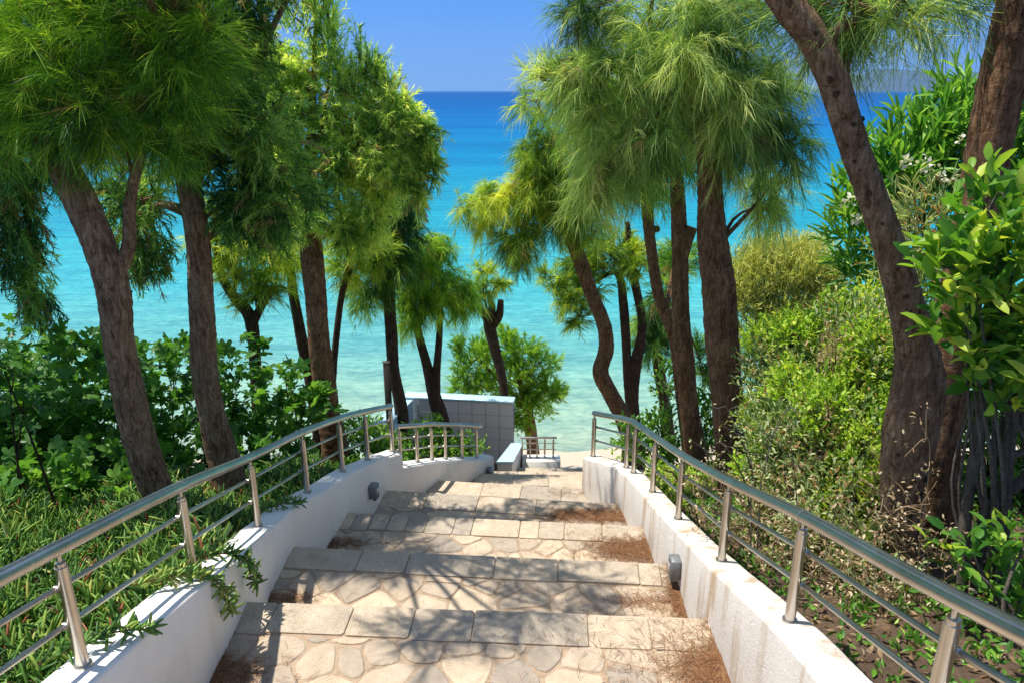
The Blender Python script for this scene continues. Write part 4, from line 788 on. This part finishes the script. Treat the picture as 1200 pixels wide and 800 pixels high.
shrub('broadleaf_bush', 'low glossy bush with yellowing leaves behind the nearest right railing post', 2.45, [(1135, 745, 20, 24), (1170, 700, 36, 36), (1190, 760, 36, 44), (1215, 700, 30, 60), (1140, 650, 16, 14), (1110, 640, 9, 9), (1170, 790, 40, 30), (1200, 640, 24, 24)], 'broad', OVAL, .07, .036, 110, per=4, spread=.08, foot=(1180, 830, 2.3), upb=.5, tint=.45, stem='stem_grey')
# dry twigs
def twigs(name, label, D, lines, wpx, m, curl=.5, sub=6):
    p0 = P(lines[0][0][0], lines[0][0][1], D); b0 = np.array([p0[0], p0[1], float(ground(p0[0], p0[1]))]); root = empty(name, b0, label, 'shrub'); g = Geo(); lf = Geo()
    for ln in lines:
        q = catmull(np.array([P(a[0], a[1], D) + rng.normal(0, .015, 3) for a in ln]), .04); w_ = wpx * D / F / 2
        tube(g, q, np.linspace(w_, w_ * .4, len(q)), 5, 0, smooth=False)
        for _ in range(sub):
            k = rng.integers(len(q) // 3, len(q)); d = nrm(rng.normal(size=3) + UP * .3); L = rng.uniform(.05, .16); e = [q[k], q[k] + d * L * .5 + rng.normal(0, .012, 3), q[k] + d * L + rng.normal(0, .03, 3)]
            tube(g, e, [w_ * .5, w_ * .35, w_ * .2], 4, 0, .03)
            leaf_cloud(lf, np.array(e[-1]), np.array([.03] * 3), 5, .022, .01, OVAL, .3, 0, .6, .3)
    g.build('dry_stems', M['stem_grey'] if m is None else M[m], root); lf.build('dry_leaves', M['dry' if m else 'olive'], root)
twigs('dry_twigs', 'pale bare twigs reaching up in front of the thick brown trunk', 3.9, [[(885, 640), (880, 580), (870, 520), (852, 470), (838, 440)], [(882, 610), (872, 560), (850, 520), (838, 515)], [(890, 640), (895, 580), (905, 520), (925, 480)], [(878, 600), (868, 580), (845, 560), (838, 545)]], 3.2, None)
twigs('dry_twigs', 'dry curling stems at the foot of the leaning foreground trunk', 2.75, [[(1060, 700), (1055, 640), (1040, 590), (1010, 560), (1000, 580)], [(1070, 710), (1075, 640), (1090, 560), (1075, 515), (1060, 530)], [(1050, 690), (1030, 640), (1050, 600), (1090, 590)], [(1085, 720), (1090, 660), (1085, 600), (1100, 570)], [(1040, 690), (1020, 660), (1000, 600), (985, 580)], [(1095, 730), (1110, 680), (1090, 640)]], 2.4, 'dry', sub=10)
def rl(x, y, n, h): return [[(x + rng.normal(0, 8), y + rng.normal(0, 5))] + [(x + rng.normal(0, 14) * (k + 1) + q * k, y - h * (k + 1) / 3 + rng.normal(0, 7)) for k in range(3)] for q in rng.normal(0, 14, n)]
for lx, ly, lD, ll in ((925, 690, 3.3, 'tangle of dry stems behind the right railing, left of the swollen trunk'), (990, 720, 3.0, 'tangle of dry stems hanging low between two right railing posts'), (1050, 760, 2.7, 'tangle of dry stems just behind the nearest right railing post'), (880, 650, 3.6, 'dry stems beside the foot of the thick brown trunk')):
    twigs('dry_twigs', ll, lD, rl(lx, ly, 9, 80), 2.0, 'dry', sub=8)
twigs('wild_weed', 'tall green weed standing beside a right railing post', 3.1, [[(885, 650), (882, 590), (878, 540), (868, 480)], [(886, 650), (895, 600), (892, 560), (905, 520)], [(945, 660), (940, 600), (930, 560), (925, 500)], [(960, 680), (975, 620), (985, 560)]], 2.2, None, sub=9)

# haze over the sea
g = Geo(); boxg(g, (0, 8000, 350), (60000, 20400, 740), 0, .5)
hz = bpy.data.materials.new('sea_haze'); hz.use_nodes = True; hn = hz.node_tree.nodes; hn.remove(hn['Principled BSDF'])
pv = hn.new('ShaderNodeVolumePrincipled'); pv.inputs['Color'].default_value = (.30, .6, 1, 1); pv.inputs['Density'].default_value = 4.5e-5; pv.inputs['Anisotropy'].default_value = .2
hz.node_tree.links.new(pv.outputs[0], hn['Material Output'].inputs['Volume'])
tag(g.build('haze', hz, smooth=False), kind='stuff')
# ------------------------------------------------------------------ ground covers
def cover(name, n, area, leaf, L, W, tpl, upb, hgt=.06, per=6, tint=.5, var=.25, mask=None, kind='stuff'):
    g = Geo(); x = rng.uniform(area[0], area[1], n); y = rng.uniform(area[2], area[3], n)
    if mask is not None: k = mask(x, y); x, y = x[k], y[k]
    n = len(x); z = ground(x, y); b = np.column_stack([x, y, z + rng.uniform(0, hgt, n) * (.55 + .45 * np.sin(x * 5 + y * 3))])
    b = np.repeat(b, per, 0) + rng.normal(0, .02, (n * per, 3)); N = n * per
    d = nrm(rng.normal(size=(N, 3)) * [1, 1, .5] + UP * upb); u = nrm(rng.normal(size=(N, 3)) + UP); s = rng.uniform(.6, 1.25, N)
    tn = np.clip(np.repeat(rng.normal(tint, .12, n), per) + rng.normal(0, var * .6, N), 0, .9); tn = np.where(rng.uniform(size=N) < .03, 1., tn)
    leaves(g, b, d, u, L * s, W * s, tpl, tn); return tag(g.build(name, M[leaf]), kind=kind)
def leftmask(x, y):
    xl = np.interp(y, ALLL[:, 1], ALLL[:, 0]); return x < xl - .12 + .07 * np.sin(y * 5) + .05 * np.sin(y * 13 + 1)
cover('ice_plant_ground_cover', 8200, (-6.2, -.9, -.5, 5.9), 'ice', .105, .0135, FINGER, 1.2, .26, 8, .32, .42, leftmask)
cover('undergrowth', 5000, (-7, -1, 4.6, 9.5), 'hedge', .05, .026, OVAL, .6, .15, 5, .2, .2, leftmask)
def rightmask(x, y):
    xr = np.interp(y, ALLR[:, 1], ALLR[:, 0]); return x > xr + .22
cover('leaf_litter', 4200, (.95, 4.8, -1.5, 6.4), 'dry', .04, .018, OVAL, .1, .015, 3, .2, .3, rightmask)
cover('weeds', 900, (1.15, 3.2, 1.2, 5.2), 'hedge', .045, .017, OVAL, .8, .16, 7, .25, .3, rightmask)
cover('ground_ivy', 1100, (1.1, 4.0, 4.6, 7.2), 'lime_leaf', .035, .02, OVAL, .7, .08, 6, .5, .3, rightmask)

# ice plant trails over the left wall
def trail(label, pts, n=9, tint=.3):
    root = empty('ice_plant_trail', pts[0], label, 'plant', 'ice plant trails over the left wall'); q = catmull(np.array(pts), .02); g = Geo(); tube(g, q, np.linspace(.005, .003, len(q)), 5, 0, smooth=False); g.build('stem', M['litter'], root)
    g = Geo(); N = len(q) * 4; b = np.repeat(q, 4, 0) + rng.normal(0, .004, (N, 3)); t = np.repeat(nrm(np.gradient(q, axis=0)), 4, 0); d = nrm(t * .7 + rng.normal(size=(N, 3)) * .6 + UP * .45)
    leaves(g, b, d, nrm(rng.normal(size=(N, 3)) + UP), .062 * rng.uniform(.6, 1.2, N), .0135, FINGER, np.clip(tint + rng.normal(0, .2, N), 0, .92)); g.build('leaves', M['ice'], root)
def on_left(px, py, lift=.0, inn=.0):
    s, z = on_wall(px, py, LW); q = at_s(LW, s); return np.array([q[0] + inn, q[1], z])
def lwt(s, off, dz=0):
    q = at_s(offset(LW, off), s); return np.array([q[0], q[1], np.interp(s, LS, LZ) + dz])
s1 = on_wall(262, 668, LW)[0]; s2 = on_wall(165, 750, LW)[0]; s3 = on_wall(345, 597, LW)[0]
trail('dark ice plant trail arching furthest down over the left wall face', [lwt(s1 - .1, .2, .02), lwt(s1 + .05, .05, .07), lwt(s1 + .12, -.05, .02), lwt(s1 + .2, -.06, -.08), lwt(s1 + .22, -.06, -.15)])
trail('lighter ice plant trail with a reddish stem hanging on the left wall face', [lwt(s1 - .25, .2, .03), lwt(s1 - .15, .05, .03), lwt(s1 - .12, -.04, -.05), lwt(s1 - .1, -.04, -.14), lwt(s1 - .05, -.04, -.2)], tint=.6)
trail('short ice plant sprig lying over the wall top nearest the camera', [lwt(s2 - .2, .22, .02), lwt(s2 - .05, .08, .05), lwt(s2 + .03, -.02, .03)])
trail('small ice plant sprig on the wall top at the second bend of the left wall', [lwt(s3 - .08, .17, .02), lwt(s3, .05, .04), lwt(s3 + .05, -.02, .02)])
trail('bushy ice plant sprig creeping over the middle of the left wall top', [lwt(s1 - .35, .22, .05), lwt(s1 - .25, .08, .06), lwt(s1 - .2, .0, .03)], tint=.6)

# dry needle litter on the steps
g = Geo(); gm = Geo()
def step_z(x, y):
    for i in range(-1, 14):
        f_ = NL[i] + (NR[i] - NL[i]) * (x + 1.3) / 2.2
        if y <= f_: return TZ[i]
    return TZ[13]
def litter(px, py, i, rx, ry, n, L=.065, w_=.0022, clusters=6):
    r = ray(px, py); c = r * ((CZ - TZ[i]) / -r[2]); cs = c[:2] + rng.normal(0, 1, (clusters, 2)) * [rx * .5, ry * .5]; k = rng.integers(clusters, size=n)
    xy = cs[k] + rng.normal(0, 1, (n, 2)) * [rx * .75, ry * .7] * (1 + 1.2 * (rng.uniform(size=(n, 1)) < .22))
    xl = np.interp(xy[:, 1], ALLL[:, 1], ALLL[:, 0]); xr = np.interp(xy[:, 1], ALLR[:, 1], ALLR[:, 0]); xy[:, 0] = np.clip(xy[:, 0], xl + .01, xr - .01)
    y0 = (NL[i - 1] + NR[i - 1]) / 2 if i > -1 else 0; xy[:, 1] = np.clip(xy[:, 1], y0 + .02 + rng.uniform(0, .02, n), (NL[i] + (NR[i] - NL[i]) * (xy[:, 0] + 1.3) / 2.2) - .01)
    a = rng.uniform(0, 2 * np.pi, n); d = np.column_stack([np.cos(a), np.sin(a), rng.normal(.05, .08, n)]); p = np.column_stack([xy, np.full(n, TZ[i] + .004) + rng.uniform(0, .005, n)])
    strips(g, p, nrm(d), L * rng.uniform(.5, 1.4, n), w_, .15, 2, np.clip(rng.normal(.45, .22, n), 0, 1), UP + rng.normal(size=(n, 3)) * .3)
litter(830, 790, 1, .09, .10, 2300); litter(790, 770, 1, .22, .16, 520); litter(800, 700, 2, .05, .16, 1500); litter(760, 705, 2, .18, .05, 420)
litter(735, 645, 3, .16, .07, 2300); litter(700, 605, 4, .16, .06, 2200); litter(660, 602, 4, .08, .05, 600); litter(400, 637, 3, .14, .03, 420); litter(340, 700, 2, .10, .03, 320); litter(265, 790, 1, .10, .06, 700)
litter(660, 577, 5, .12, .05, 90); litter(500, 590, 4, .2, .05, 80)
for i in range(1, 6):
    litter(600, {1: 760, 2: 690, 3: 630, 4: 597, 5: 575}[i], i, .7, .25, 130, .05, .002, 40)
tag(g.build('dry_needle_litter', M['litter']), kind='stuff')
